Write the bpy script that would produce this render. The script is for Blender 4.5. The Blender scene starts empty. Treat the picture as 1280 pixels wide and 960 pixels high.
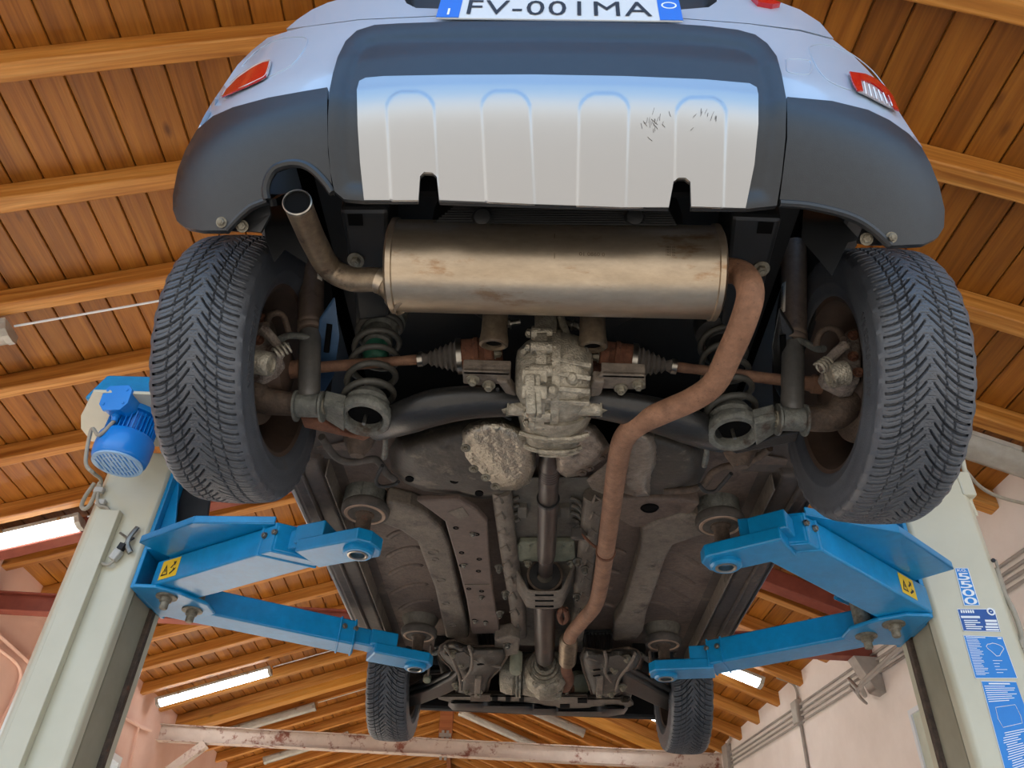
import bpy, bmesh, math, random
import numpy as np
from mathutils import Vector, Matrix, Quaternion
from mathutils.geometry import delaunay_2d_cdt
random.seed(7)
scene = bpy.context.scene
col = scene.collection
PI = math.pi
CH = 1.10                      # height of the camera above the workshop floor
CX = 0.028                     # centre plane of the car
V = Vector

# ------------------------------------------------------------------ camera
FOC, PX, PY = 980.0, 640.0, 480.0
def _cam_axes():
    y = V((655-PX, 1240-PY, FOC)).normalized()
    z = V((710-PX, -790-PY, FOC)); z -= y*z.dot(y); z.normalize()
    return y.cross(z), y, z
AX, AY, AZ = _cam_axes()
def ray(px, py):
    d = V(((px-PX)/FOC, (py-PY)/FOC, 1.0))
    return V((AX.dot(d), AY.dot(d), AZ.dot(d)))
def at(px, py, x=None, y=None, z=None):
    """the point seen at a pixel that lies on the plane x / y / z = const (metres from the camera)"""
    r = ray(px, py)
    s = x/r.x if x is not None else y/r.y if y is not None else z/r.z
    return r*s
def mir(p):
    return V((2*CX-p.x, p.y, p.z))
PSI = math.radians(3.5)        # the building stands a little askew to the car
def bw(x, y, z):
    return V((x*math.cos(PSI)-y*math.sin(PSI), x*math.sin(PSI)+y*math.cos(PSI), z))
def toB(v):
    return V((v.x*math.cos(PSI)+v.y*math.sin(PSI), -v.x*math.sin(PSI)+v.y*math.cos(PSI), v.z))

# ------------------------------------------------------------------ materials
def lin(h):
    h = h.lstrip('#')
    o = []
    for i in (0, 2, 4):
        c = int(h[i:i+2], 16)/255
        o.append(c/12.92 if c <= .04045 else ((c+.055)/1.055)**2.4)
    return (*o, 1)
def mat(name, c1, c2=None, scale=6, rough=.5, metal=0, bump=0, bscale=60, coat=0, spec=.5,
        c3=None, c3s=3, c3t=.6, stretch=None, rvar=0, emit=0, trans=0, detail=5, grit=0, gs=55):
    m = bpy.data.materials.new(name); m.use_nodes = True
    nt = m.node_tree; N = nt.nodes; L = nt.links
    b = N['Principled BSDF']
    b.inputs['Roughness'].default_value = rough
    b.inputs['Metallic'].default_value = metal
    b.inputs['Coat Weight'].default_value = coat
    b.inputs['Coat Roughness'].default_value = .06
    b.inputs['Specular IOR Level'].default_value = spec
    b.inputs['Transmission Weight'].default_value = trans
    b.inputs['Base Color'].default_value = lin(c1)
    tc = N.new('ShaderNodeTexCoord'); vec = tc.outputs['Object']
    if stretch:
        mp = N.new('ShaderNodeMapping'); mp.inputs['Scale'].default_value = stretch
        L.new(vec, mp.inputs['Vector']); vec = mp.outputs['Vector']
    colr = None
    if c2:
        n = N.new('ShaderNodeTexNoise'); n.inputs['Scale'].default_value = scale; n.inputs['Detail'].default_value = detail
        n.inputs['Roughness'].default_value = .62
        L.new(vec, n.inputs['Vector'])
        r = N.new('ShaderNodeValToRGB'); r.color_ramp.elements[0].position = .34; r.color_ramp.elements[1].position = .68
        r.color_ramp.elements[0].color = lin(c1); r.color_ramp.elements[1].color = lin(c2)
        L.new(n.outputs['Fac'], r.inputs['Fac']); colr = r.outputs['Color']
        if rvar:
            mr = N.new('ShaderNodeMapRange'); mr.inputs['To Min'].default_value = rough-rvar; mr.inputs['To Max'].default_value = rough+rvar
            L.new(n.outputs['Fac'], mr.inputs['Value']); L.new(mr.outputs['Result'], b.inputs['Roughness'])
    if c3:
        n = N.new('ShaderNodeTexNoise'); n.inputs['Scale'].default_value = c3s; n.inputs['Detail'].default_value = 8
        n.inputs['Roughness'].default_value = .7
        L.new(vec, n.inputs['Vector'])
        r = N.new('ShaderNodeValToRGB'); r.color_ramp.elements[0].position = c3t; r.color_ramp.elements[1].position = min(1, c3t+.09)
        L.new(n.outputs['Fac'], r.inputs['Fac'])
        mx = N.new('ShaderNodeMix'); mx.data_type = 'RGBA'
        L.new(r.outputs['Color'], mx.inputs[0])
        if colr: L.new(colr, mx.inputs[6])
        else: mx.inputs[6].default_value = lin(c1)
        mx.inputs[7].default_value = lin(c3); colr = mx.outputs[2]
    if grit:
        n = N.new('ShaderNodeTexNoise'); n.inputs['Scale'].default_value = gs; n.inputs['Detail'].default_value = 6; n.inputs['Roughness'].default_value = .75
        L.new(vec, n.inputs['Vector'])
        mr = N.new('ShaderNodeMapRange'); mr.inputs['From Min'].default_value = .32; mr.inputs['From Max'].default_value = .68
        mr.inputs['To Min'].default_value = 1-grit; mr.inputs['To Max'].default_value = 1+grit*.8
        L.new(n.outputs['Fac'], mr.inputs['Value'])
        mx = N.new('ShaderNodeMix'); mx.data_type = 'RGBA'; mx.blend_type = 'MULTIPLY'; mx.inputs[0].default_value = 1
        if colr: L.new(colr, mx.inputs[6])
        else: mx.inputs[6].default_value = lin(c1)
        L.new(mr.outputs['Result'], mx.inputs[7]); colr = mx.outputs[2]
    if colr: L.new(colr, b.inputs['Base Color'])
    if bump:
        n = N.new('ShaderNodeTexNoise'); n.inputs['Scale'].default_value = bscale; n.inputs['Detail'].default_value = 4
        L.new(vec, n.inputs['Vector'])
        bp = N.new('ShaderNodeBump'); bp.inputs['Strength'].default_value = bump; bp.inputs['Distance'].default_value = .01
        L.new(n.outputs['Fac'], bp.inputs['Height']); L.new(bp.outputs['Normal'], b.inputs['Normal'])
    if emit:
        b.inputs['Emission Color'].default_value = lin(c1); b.inputs['Emission Strength'].default_value = emit
    return m

def wood(name, dark, mid, light, uv=False, ring=9, knots=True, rough=.5, pid=None):
    """varnished softwood: grain stretched along x (object) or u (uv), knots, boards differing a little in tone"""
    m = bpy.data.materials.new(name); m.use_nodes = True
    nt = m.node_tree; N = nt.nodes; L = nt.links; b = N['Principled BSDF']
    b.inputs['Roughness'].default_value = rough; b.inputs['Specular IOR Level'].default_value = .35
    tc = N.new('ShaderNodeTexCoord'); oi = N.new('ShaderNodeObjectInfo')
    src = tc.outputs['UV'] if uv else tc.outputs['Object']
    add = N.new('ShaderNodeVectorMath'); add.operation = 'ADD'
    L.new(src, add.inputs[0])
    sc = N.new('ShaderNodeMath'); sc.operation = 'MULTIPLY'; sc.inputs[1].default_value = 37.0
    L.new(oi.outputs['Random'], sc.inputs[0]); L.new(sc.outputs[0], add.inputs[1])
    mp = N.new('ShaderNodeMapping'); mp.inputs['Scale'].default_value = (.55, ring, ring)
    L.new(add.outputs[0], mp.inputs['Vector'])
    n = N.new('ShaderNodeTexNoise'); n.inputs['Scale'].default_value = 1.6; n.inputs['Detail'].default_value = 7; n.inputs['Roughness'].default_value = .6
    n.inputs['Distortion'].default_value = .7
    L.new(mp.outputs[0], n.inputs['Vector'])
    r = N.new('ShaderNodeValToRGB'); e = r.color_ramp.elements
    e[0].position = .3; e[0].color = lin(dark); e[1].position = .72; e[1].color = lin(light)
    k = e.new(.5); k.color = lin(mid)
    L.new(n.outputs['Fac'], r.inputs['Fac']); colr = r.outputs['Color']
    fine = N.new('ShaderNodeMapping'); fine.inputs['Scale'].default_value = (2.5, 90, 90)
    L.new(add.outputs[0], fine.inputs['Vector'])
    nf = N.new('ShaderNodeTexNoise'); nf.inputs['Scale'].default_value = 1; nf.inputs['Detail'].default_value = 3
    L.new(fine.outputs[0], nf.inputs['Vector'])
    mf = N.new('ShaderNodeMapRange'); mf.inputs['From Min'].default_value = .3; mf.inputs['From Max'].default_value = .7
    mf.inputs['To Min'].default_value = .84; mf.inputs['To Max'].default_value = 1.1
    L.new(nf.outputs['Fac'], mf.inputs['Value'])
    mul = N.new('ShaderNodeMix'); mul.data_type = 'RGBA'; mul.blend_type = 'MULTIPLY'; mul.inputs[0].default_value = 1
    L.new(colr, mul.inputs[6]); L.new(mf.outputs[0], mul.inputs[7]); colr = mul.outputs[2]
    if pid is not None:        # each board its own tone: board number sits in the fractional offset of u
        at_ = N.new('ShaderNodeAttribute'); at_.attribute_name = 'board'
        mt = N.new('ShaderNodeMapRange'); mt.inputs['To Min'].default_value = .82; mt.inputs['To Max'].default_value = 1.12
        L.new(at_.outputs['Fac'], mt.inputs['Value'])
        m2 = N.new('ShaderNodeMix'); m2.data_type = 'RGBA'; m2.blend_type = 'MULTIPLY'; m2.inputs[0].default_value = 1
        L.new(colr, m2.inputs[6]); L.new(mt.outputs[0], m2.inputs[7]); colr = m2.outputs[2]
    if knots:
        kp = N.new('ShaderNodeMapping'); kp.inputs['Scale'].default_value = (2.1, 5.5, 5.5)
        L.new(add.outputs[0], kp.inputs['Vector'])
        vo = N.new('ShaderNodeTexVoronoi'); vo.inputs['Scale'].default_value = 1.0
        L.new(kp.outputs[0], vo.inputs['Vector'])
        kr = N.new('ShaderNodeValToRGB'); ke = kr.color_ramp.elements
        ke[0].position = .035; ke[0].color = (1, 1, 1, 1); ke[1].position = .13; ke[1].color = (0, 0, 0, 1)
        L.new(vo.outputs['Distance'], kr.inputs['Fac'])
        wn = N.new('ShaderNodeMath'); wn.operation = 'MULTIPLY'; wn.inputs[1].default_value = .75
        L.new(kr.outputs['Color'], wn.inputs[0])
        m3 = N.new('ShaderNodeMix'); m3.data_type = 'RGBA'
        L.new(wn.outputs[0], m3.inputs[0]); L.new(colr, m3.inputs[6]); m3.inputs[7].default_value = lin('#4a2208'); colr = m3.outputs[2]
    L.new(colr, b.inputs['Base Color'])
    bp = N.new('ShaderNodeBump'); bp.inputs['Strength'].default_value = .25; bp.inputs['Distance'].default_value = .004
    L.new(nf.outputs['Fac'], bp.inputs['Height']); L.new(bp.outputs['Normal'], b.inputs['Normal'])
    return m

# ------------------------------------------------------------------ mesh builder
class G:
    def __init__(s): s.v = []; s.f = []; s.uv = []; s.att = []; s.open = False
    def add(s, vs, fs):
        o = len(s.v); s.v += [V(p) for p in vs]; s.f += [tuple(i+o for i in f) for f in fs]
        return s
    def join(s, g, M=None):
        return s.add([M @ p for p in g.v] if M else g.v, g.f)
    def box(s, c, size, R=None):
        c = V(c); h = V(size)/2
        vs = [V((sx*h.x, sy*h.y, sz*h.z)) for sx in (-1, 1) for sy in (-1, 1) for sz in (-1, 1)]
        if R: vs = [R @ p for p in vs]
        return s.add([c+p for p in vs], [(0, 1, 3, 2), (4, 6, 7, 5), (0, 4, 5, 1), (2, 3, 7, 6), (0, 2, 6, 4), (1, 5, 7, 3)])
    def beam(s, p, q, w, h, up=(0, 0, 1), off=0):
        """rectangular bar from p to q, w wide, h tall (centred)"""
        p, q = V(p), V(q); d = (q-p).normalized(); x = d.cross(V(up)).normalized(); z = x.cross(d)
        vs = [e + x*(a*w/2) + z*(b*h/2+off) for e in (p, q) for a, b in ((-1, -1), (1, -1), (1, 1), (-1, 1))]
        return s.add(vs, [(0, 1, 2, 3), (7, 6, 5, 4), (0, 4, 5, 1), (1, 5, 6, 2), (2, 6, 7, 3), (3, 7, 4, 0)])
    def prism(s, poly, vec):
        poly = [V(p) for p in poly]; vec = V(vec); n = len(poly)
        nv = V((0, 0, 0))
        for i in range(n): nv += poly[i].cross(poly[(i+1) % n])
        if nv.dot(vec) > 0: poly = poly[::-1]
        fs = [tuple(range(n)), tuple(range(2*n-1, n-1, -1))]
        fs += [(i, i+n, (i+1) % n+n, (i+1) % n) for i in range(n)]
        fs = [f[::-1] if k > 1 else f for k, f in enumerate(fs)]
        return s.add(poly+[p+vec for p in poly], fs)
    def tube(s, pts, r, seg=12, cap=True, sx=1, sy=1, closed=False):
        pts = [V(p) for p in pts]; n = len(pts)
        rs = r if isinstance(r, (list, tuple)) else [r]*n
        fr = []
        for i in range(n):
            a = pts[i-1] if (i or closed) else pts[0]
            b = pts[(i+1) % n] if (i < n-1 or closed) else pts[-1]
            t = (b-a).normalized()
            if not fr:
                u = V((0, 0, 1)) if abs(t.z) < .9 else V((0, 1, 0))
                x = t.cross(u).normalized()
            else:
                x = fr[-1] - t*fr[-1].dot(t); x.normalize()
            fr.append(x)
            y = t.cross(x)
            for k in range(seg):
                a_ = 2*PI*k/seg
                s.v.append(pts[i] + x*(math.cos(a_)*rs[i]*sx) + y*(math.sin(a_)*rs[i]*sy))
        o = len(s.v)-n*seg
        for i in range(n if closed else n-1):
            j = (i+1) % n
            for k in range(seg):
                s.f.append((o+i*seg+k, o+i*seg+(k+1) % seg, o+j*seg+(k+1) % seg, o+j*seg+k))
        if cap and not closed:
            s.f.append(tuple(o+k for k in reversed(range(seg)))); s.f.append(tuple(o+(n-1)*seg+k for k in range(seg)))
        return s
    def lathe(s, p, axis, prof, seg=32, sx=1, sy=1, ref=None, a0=0, a1=2*PI):
        """prof: list of (radius, height along axis)"""
        p = V(p); t = V(axis).normalized()
        u = V(ref) if ref else (V((0, 0, 1)) if abs(t.z) < .9 else V((0, 1, 0)))
        x = t.cross(u).normalized(); y = t.cross(x)
        full = abs(a1-a0-2*PI) < 1e-6; m = seg if full else seg+1
        o = len(s.v)
        for r, h in prof:
            for k in range(m):
                a = a0+(a1-a0)*k/seg
                s.v.append(p+t*h+x*(r*math.cos(a)*sx)+y*(r*math.sin(a)*sy))
        for i in range(len(prof)-1):
            for k in range(seg):
                k2 = (k+1) % m
                s.f.append((o+i*m+k, o+i*m+k2, o+(i+1)*m+k2, o+(i+1)*m+k))
        if full:
            if prof[0][0] > 1e-4: s.f.append(tuple(o+k for k in reversed(range(m))))
            if prof[-1][0] > 1e-4: s.f.append(tuple(o+(len(prof)-1)*m+k for k in range(m)))
        return s
    def ringlathe(s, p, axis, prof, seg=48, **k):
        """closed profile (a ring): no caps"""
        p = V(p); t = V(axis).normalized()
        u = V((0, 0, 1)) if abs(t.z) < .9 else V((0, 1, 0))
        x = t.cross(u).normalized(); y = t.cross(x); o = len(s.v); n = len(prof)
        for r, h in prof:
            for j in range(seg):
                a = 2*PI*j/seg; s.v.append(p+t*h+x*(r*math.cos(a))+y*(r*math.sin(a)))
        for i in range(n):
            i2 = (i+1) % n
            for j in range(seg):
                j2 = (j+1) % seg; s.f.append((o+i*seg+j, o+i*seg+j2, o+i2*seg+j2, o+i2*seg+j))
        return s
    def bolt(s, p, axis, r=.011, h=.009, washer=1.5):
        t = V(axis).normalized(); p = V(p)
        if washer: s.lathe(p, t, [(r*washer, 0), (r*washer, h*.25)], 16)
        s.lathe(p+t*(h*.25), t, [(r, 0), (r, h*.8), (r*.8, h)], 6)
        s.lathe(p+t*h, t, [(r*.5, 0), (r*.5, h*.5)], 10)
        return s
    def sheet(s, rows):
        o = len(s.v); m = len(rows[0])
        for r in rows: s.v += [V(p) for p in r]
        for i in range(len(rows)-1):
            for k in range(m-1): s.f.append((o+i*m+k, o+i*m+k+1, o+(i+1)*m+k+1, o+(i+1)*m+k))
        return s

def smooth(pts, n=6):
    pts = [V(p) for p in pts]; out = []
    P = [pts[0]*2-pts[1]]+pts+[pts[-1]*2-pts[-2]]
    for i in range(1, len(P)-2):
        a, b, c, d = P[i-1:i+3]
        for k in range(n):
            t = k/n
            out.append(.5*((2*b)+(c-a)*t+(2*a-5*b+4*c-d)*t*t+(3*b-a-3*c+d)*t**3))
    out.append(pts[-1]); return out
def coil(p, q, r, turns, n=20, r2=None):
    p, q = V(p), V(q); t = (q-p).normalized(); x = t.cross(V((0, 1, 0))).normalized(); y = t.cross(x); L = (q-p).length
    N = int(turns*n); out = []
    for i in range(N+1):
        a = 2*PI*i/n; rr = r+((r2 or r)-r)*i/N
        out.append(p+t*(L*i/N)+x*rr*math.cos(a)+y*rr*math.sin(a))
    return out

def inpoly(x, y, P):
    c = False; n = len(P)
    for i in range(n):
        x1, y1 = P[i]; x2, y2 = P[i-1]
        if (y1 > y) != (y2 > y) and x < (x2-x1)*(y-y1)/(y2-y1)+x1: c = not c
    return c
def edist(x, y, P):
    d = 1e9; n = len(P)
    for i in range(n):
        x1, y1 = P[i]; x2, y2 = P[i-1]; dx, dy = x2-x1, y2-y1; L = dx*dx+dy*dy or 1e-9
        t = max(0, min(1, ((x-x1)*dx+(y-y1)*dy)/L)); d = min(d, math.hypot(x-x1-t*dx, y-y1-t*dy))
    return d
def round_px(P, it=2, keep=()):
    """Chaikin corner cutting"""
    for _ in range(it):
        Q = []
        for i in range(len(P)):
            a, b = P[i], P[(i+1) % len(P)]
            Q += [(a[0]*.75+b[0]*.25, a[1]*.75+b[1]*.25), (a[0]*.25+b[0]*.75, a[1]*.25+b[1]*.75)]
        P = Q
    return P
def patch(outline, fn, sp=8, holes=()):
    """sheet over an outline (2-D), triangulated on a fine grid and carried onto the surface fn(x, y) -> Vector"""
    def dens(P):
        o = []
        for i in range(len(P)):
            a, b = P[i], P[(i+1) % len(P)]; k = max(1, int(math.hypot(b[0]-a[0], b[1]-a[1])/sp))
            o += [(a[0]+(b[0]-a[0])*j/k, a[1]+(b[1]-a[1])*j/k) for j in range(k)]
        return o
    O = dens(outline); H = [dens(h) for h in holes]
    pts = list(O); edges = [(i, (i+1) % len(O)) for i in range(len(O))]
    for h in H:
        o = len(pts); pts += h; edges += [(o+i, o+(i+1) % len(h)) for i in range(len(h))]
    x0 = min(p[0] for p in O); x1 = max(p[0] for p in O); y0 = min(p[1] for p in O); y1 = max(p[1] for p in O)
    ny = int((y1-y0)/(sp*.87))+1
    for j in range(ny):
        y = y0+sp*.43+j*sp*.87; x = x0+sp*.5+(sp*.5 if j % 2 else 0)
        while x < x1:
            if inpoly(x, y, O) and edist(x, y, O) > sp*.45 and all((not inpoly(x, y, h)) and edist(x, y, h) > sp*.45 for h in H): pts.append((x, y))
            x += sp
    r = delaunay_2d_cdt([V(p) for p in pts], edges, [], 0, 1e-5)
    vs, fs = r[0], r[2]
    keep = []
    for f in fs:
        q = [vs[i] for i in f]; ar = abs((q[1]-q[0]).cross(q[2]-q[0])); lg = max((q[k]-q[k-1]).length for k in range(3))
        if ar/lg < .10*sp: continue                      # no slivers along the edge
        cx = sum(vs[i].x for i in f)/len(f); cy = sum(vs[i].y for i in f)/len(f)
        if inpoly(cx, cy, O) and not any(inpoly(cx, cy, h) for h in H): keep.append(tuple(f))
    P3 = [fn(v.x, v.y) for v in vs]; sgn = 0
    for f in keep:
        q = [P3[i] for i in f]; sgn += (q[1]-q[0]).cross(q[2]-q[0]).dot(q[0])
    if sgn > 0: keep = [f[::-1] for f in keep]          # the seen face is the outer one
    g = G(); g.add(P3, keep); g.open = True
    return g
def thick(g, vec):
    """gives a sheet a real thickness along vec, with clean square edges"""
    vec = V(vec); n = len(g.v); cnt = {}
    for f in g.f:
        for i in range(len(f)):
            a, b = f[i], f[(i+1) % len(f)]; cnt[(a, b)] = 1
    rim = [e for e in cnt if (e[1], e[0]) not in cnt]
    fs = list(g.f)
    g.v += [p+vec for p in g.v[:n]]
    g.f = fs+[tuple(i+n for i in reversed(f)) for f in fs]+[(b, a, a+n, b+n) for a, b in rim]
    return g
def dome(outline, z0, h, w, sp=7, extra=None, holes=()):
    """a pressed or moulded skin seen from below: lowest at z0, turning up by h towards its edge over w pixels"""
    def fn(x, y):
        d = min(1, edist(x, y, outline)/w); k = 1-math.sqrt(max(0, 1-(1-d)**2))
        z = z0+h*k + (extra(x, y) if extra else 0)
        return at(x, y, z=z)
    return patch(outline, fn, sp, holes)

def text_geo(txt, size, font_ext=0.0, align='CENTER', spacing=1.0, bold=0):
    c = bpy.data.curves.new('lettering', 'FONT'); c.body = txt; c.size = size; c.align_x = align; c.align_y = 'CENTER'
    c.space_character = spacing; c.offset = bold; c.resolution_u = 3
    if font_ext: c.extrude = font_ext
    o = bpy.data.objects.new('lettering', c); col.objects.link(o)
    bpy.context.view_layer.update()
    me = o.evaluated_get(bpy.context.evaluated_depsgraph_get()).to_mesh()
    g = G(); g.add([v.co.copy() for v in me.vertices], [tuple(p.vertices) for p in me.polygons])
    o.to_mesh_clear(); bpy.data.objects.remove(o); bpy.data.curves.remove(c)
    return g
def plane_M(o, x, y):
    x = V(x).normalized(); n = x.cross(V(y)).normalized(); y = n.cross(x)
    return Matrix(((x.x, y.x, n.x, o[0]), (x.y, y.y, n.y, o[1]), (x.z, y.z, n.z, o[2]), (0, 0, 0, 1)))

# ------------------------------------------------------------------ objects
def thing(name, loc, label, cat, group=None):
    o = bpy.data.objects.new(name, None); o.empty_display_size = .1; col.objects.link(o)
    o.location = V(loc)+V((0, 0, CH)); o['label'] = label; o['category'] = cat
    if group: o['group'] = group
    return o
def obj(name, g, m, parent=None, sm=35, bevel=0, solid=0, sub=0, label=None, M=None, bseg=2, off=-1, skin=False):
    if solid and g.open:
        thick(g, V((0, .9, .35)).normalized()*solid if skin else V((0, 0, 1))*solid)
    me = bpy.data.meshes.new(name)
    o = bpy.data.objects.new(name, me)
    base = V((0, 0, 0))
    if parent is not None:
        r = parent
        while r.parent: r = r.parent
        base = r.location.copy(); o.parent = parent
    elif M is None:
        xs = [v.x for v in g.v]; ys = [v.y for v in g.v]; zs = [v.z for v in g.v]
        base = V(((min(xs)+max(xs))/2, (min(ys)+max(ys))/2, min(zs)+CH)); o.location = base
    if M is not None:
        o.matrix_world = Matrix.Translation((0, 0, CH)) @ M
        vs = g.v
    else:
        vs = [v+V((0, 0, CH))-base for v in g.v]
    me.from_pydata([tuple(v) for v in vs], [], g.f)
    if g.uv:
        l = me.uv_layers.new(name='UVMap')
        for lp in me.loops: l.data[lp.index].uv = g.uv[lp.vertex_index]
    if g.att:
        a = me.attributes.new('board', 'FLOAT', 'POINT'); a.data.foreach_set('value', g.att)
    me.materials.append(m)
    if M is None or True:
        bm = bmesh.new(); bm.from_mesh(me)
        if not g.uv and not g.open: bmesh.ops.recalc_face_normals(bm, faces=bm.faces)
        bm.to_mesh(me); bm.free()
    if sm:
        me.shade_smooth(); me.set_sharp_from_angle(angle=math.radians(sm))
    if solid and g.open:
        pass
    elif solid:
        md = o.modifiers.new('thickness', 'SOLIDIFY'); md.thickness = solid; md.offset = off
    if bevel:
        md = o.modifiers.new('bevel', 'BEVEL'); md.width = bevel; md.segments = bseg; md.limit_method = 'ANGLE'; md.angle_limit = math.radians(40)
        md.harden_normals = False
    if sub:
        md = o.modifiers.new('subdivision', 'SUBSURF'); md.levels = sub; md.render_levels = sub
    col.objects.link(o)
    if label: o['label'] = label
    return o
def tag(o, label, cat, group=None):
    o['label'] = label; o['category'] = cat
    if group: o['group'] = group
    return o
def struct(name, g, m, label=None, **k):
    o = obj(name, g, m, **k); o['kind'] = 'structure'
    if label: o['label'] = label
    return o
def copy_tree(o, delta, label=None, parent=None):
    c = o.copy(); col.objects.link(c)
    if parent: c.parent = parent
    else: c.location = o.location+V(delta)
    if label: c['label'] = label
    for ch in o.children: copy_tree(ch, delta, None, c)
    return c

MATS = {}
def mats():
    D = MATS
    D['boards'] = wood('ceiling_boards', '#7e4911', '#995e1c', '#ab6f26', uv=True, ring=10, pid=1, rough=.45)
    D['rafter'] = wood('rafter_timber', '#9a5c20', '#be8038', '#d8a058', ring=12, rough=.5)
    D['glulam'] = wood('truss_timber', '#b8782a', '#d69438', '#e2aa54', ring=8, rough=.5)
    D['darkwood'] = wood('brown_timber', '#8a4e2a', '#a5643a', '#b5784a', ring=8)
    D['plaster'] = mat('white_plaster', '#f2ebe4', '#e8e0d8', scale=2.5, rough=.9, bump=.12, bscale=25, c3='#dccfc5', c3s=2, c3t=.66)
    D['pink'] = mat('pink_plaster', '#efcab8', '#e6bda9', scale=2, rough=.9, bump=.1, bscale=25)
    D['concrete'] = mat('floor_concrete', '#cfc7bd', '#bbb3a9', scale=1.5, rough=.5, bump=.05, bscale=40)
    D['yard'] = mat('yard_concrete', '#857d73', '#79726a', scale=1.2, rough=.85, bump=.1, bscale=30)
    D['redsteel'] = mat('red_oxide_steel', '#7c3a2c', '#8f4a38', scale=8, rough=.6, bump=.05)
    D['palesteel'] = mat('flaking_pale_steel', '#d3c3b5', '#c4b3a5', scale=6, rough=.6, c3='#86503e', c3s=5, c3t=.54)
    D['conduit'] = mat('grey_conduit', '#a9a39b', '#979189', scale=10, rough=.5)
    D['lamp_body'] = mat('lamp_housing', '#b9b7ae', '#a5a39a', scale=12, rough=.5)
    D['tube_on'] = mat('lit_tube', '#f6fbff', emit=9)
    D['tube_off'] = mat('clear_diffuser', '#d4d0c4', '#c1bdb0', scale=15, rough=.25, trans=.35, spec=.6)
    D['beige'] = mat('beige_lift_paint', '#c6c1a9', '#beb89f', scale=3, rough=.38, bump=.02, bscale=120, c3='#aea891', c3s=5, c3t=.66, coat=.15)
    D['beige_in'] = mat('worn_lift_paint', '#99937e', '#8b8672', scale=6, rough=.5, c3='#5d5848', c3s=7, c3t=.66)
    D['blue'] = mat('blue_lift_paint', '#0083b9', '#0078aa', scale=5, rough=.34, coat=.2, c3='#3285a6', c3s=14, c3t=.7, bump=.02, bscale=90, grit=.12, gs=30)
    D['bluemotor'] = mat('blue_motor_paint', '#007fd6', '#0078cc', scale=6, rough=.35, coat=.3)
    D['bright_steel'] = mat('bright_steel', '#a9a59c', '#8f8a80', scale=20, rough=.32, metal=1)
    D['zinc'] = mat('zinc_bolt', '#8f8c84', '#6f6a60', scale=40, rough=.4, metal=.9)
    D['dirtybolt'] = mat('dirty_bolt', '#8a8474', '#5d5648', scale=60, rough=.6, metal=.4)
    D['black'] = mat('matt_black', '#141414', '#1c1c1b', scale=10, rough=.6)
    D['void'] = mat('recess_shade', '#070707', rough=.9, spec=.1)  # near-black put in for the shade inside holes and behind gaps
    D['rubber'] = mat('black_rubber', '#1b1b1a', '#262423', scale=15, rough=.75, bump=.1)
    D['dustrubber'] = mat('dusty_rubber', '#3a3630', '#57504a', scale=18, rough=.85, bump=.2)
    D['white'] = mat('white_car_paint', '#9fafc0', '#9aaabb', scale=2, rough=.3, coat=.6, spec=.5)
    D['cladding'] = mat('grained_black_plastic', '#141618', '#191c1e', scale=60, rough=.4, bump=.08, bscale=700, c3='#212323', c3s=6, c3t=.68)
    D['silver'] = mat('satin_silver_paint', '#a3a3a2', rough=.28, metal=.85)
    D['plastic'] = mat('black_plastic', '#161718', '#1e1f20', scale=8, rough=.45)
    D['red'] = mat('red_lens', '#b8000c', rough=.15, coat=.4, spec=.5)
    D['clear'] = mat('clear_lens', '#b9b6b8', '#a8a4a6', scale=60, rough=.15, coat=1)
    D['plate'] = mat('plate_white', '#c9cccc', rough=.4)
    D['plateblue'] = mat('plate_blue', '#0f66c8', rough=.4)
    D['ink'] = mat('black_ink', '#101114', rough=.5)
    D['stainless'] = mat('heat_tinted_stainless', '#b5a691', '#a59681', scale=3, rough=.36, metal=.9, rvar=.06, c3='#95795d', c3s=5, c3t=.6, bump=.03, bscale=150, stretch=(1, 3, 3), grit=.12, gs=25)
    D['pipe'] = mat('grimy_steel_pipe', '#6b5d4e', '#857661', scale=14, rough=.45, metal=.7, c3='#493c32', c3s=12, c3t=.58, grit=.3)
    D['rustpipe'] = mat('rusty_exhaust_pipe', '#7b5842', '#906b53', scale=16, rough=.7, metal=.2, c3='#4a3226', c3s=110, c3t=.6, bump=.25, bscale=180, grit=.28, gs=35)
    D['rust'] = mat('rust', '#5a3523', '#6d4732', scale=30, rough=.88, c3='#3e2517', c3s=40, c3t=.58, bump=.3, bscale=150, grit=.3)
    D['shaft'] = mat('rusty_shaft', '#5e4130', '#775843', scale=25, rough=.75, metal=.2, bump=.15, bscale=200, grit=.3)
    D['alu'] = mat('weathered_cast_aluminium', '#898273', '#aaa291', scale=30, rough=.5, metal=.5, bump=.45, bscale=200, c3='#5e574b', c3s=16, c3t=.57, grit=.32)
    D['foil'] = mat('embossed_heat_shield', '#a69e8e', '#b4ab9a', scale=12, rough=.3, metal=.85, bump=.6, bscale=110, c3='#8c7f70', c3s=7, c3t=.6, grit=.12, gs=60)
    D['foil2'] = mat('dusty_heat_shield', '#857a6d', '#988c7f', scale=10, rough=.45, metal=.55, bump=.5, bscale=70, c3='#5d5148', c3s=10, c3t=.58, grit=.3)
    D['axle'] = mat('black_axle_paint', '#141414', '#1d1c1a', scale=12, rough=.36, c3='#37322c', c3s=26, c3t=.66, bump=.1, bscale=160, grit=.3)
    D['damper'] = mat('grey_damper_paint', '#474643', '#54514d', scale=12, rough=.4, bump=.05, c3='#67564a', c3s=9, c3t=.6, grit=.22)
    D['dust'] = mat('dust_tube', '#5c4d42', '#6d5e50', scale=9, rough=.6, c3='#463a30', c3s=14, c3t=.58, grit=.22)
    D['grime'] = mat('grimy_steel', '#483b31', '#5c4d40', scale=22, rough=.75, metal=.15, bump=.3, bscale=150, c3='#6b3f2a', c3s=18, c3t=.62, grit=.35)
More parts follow.
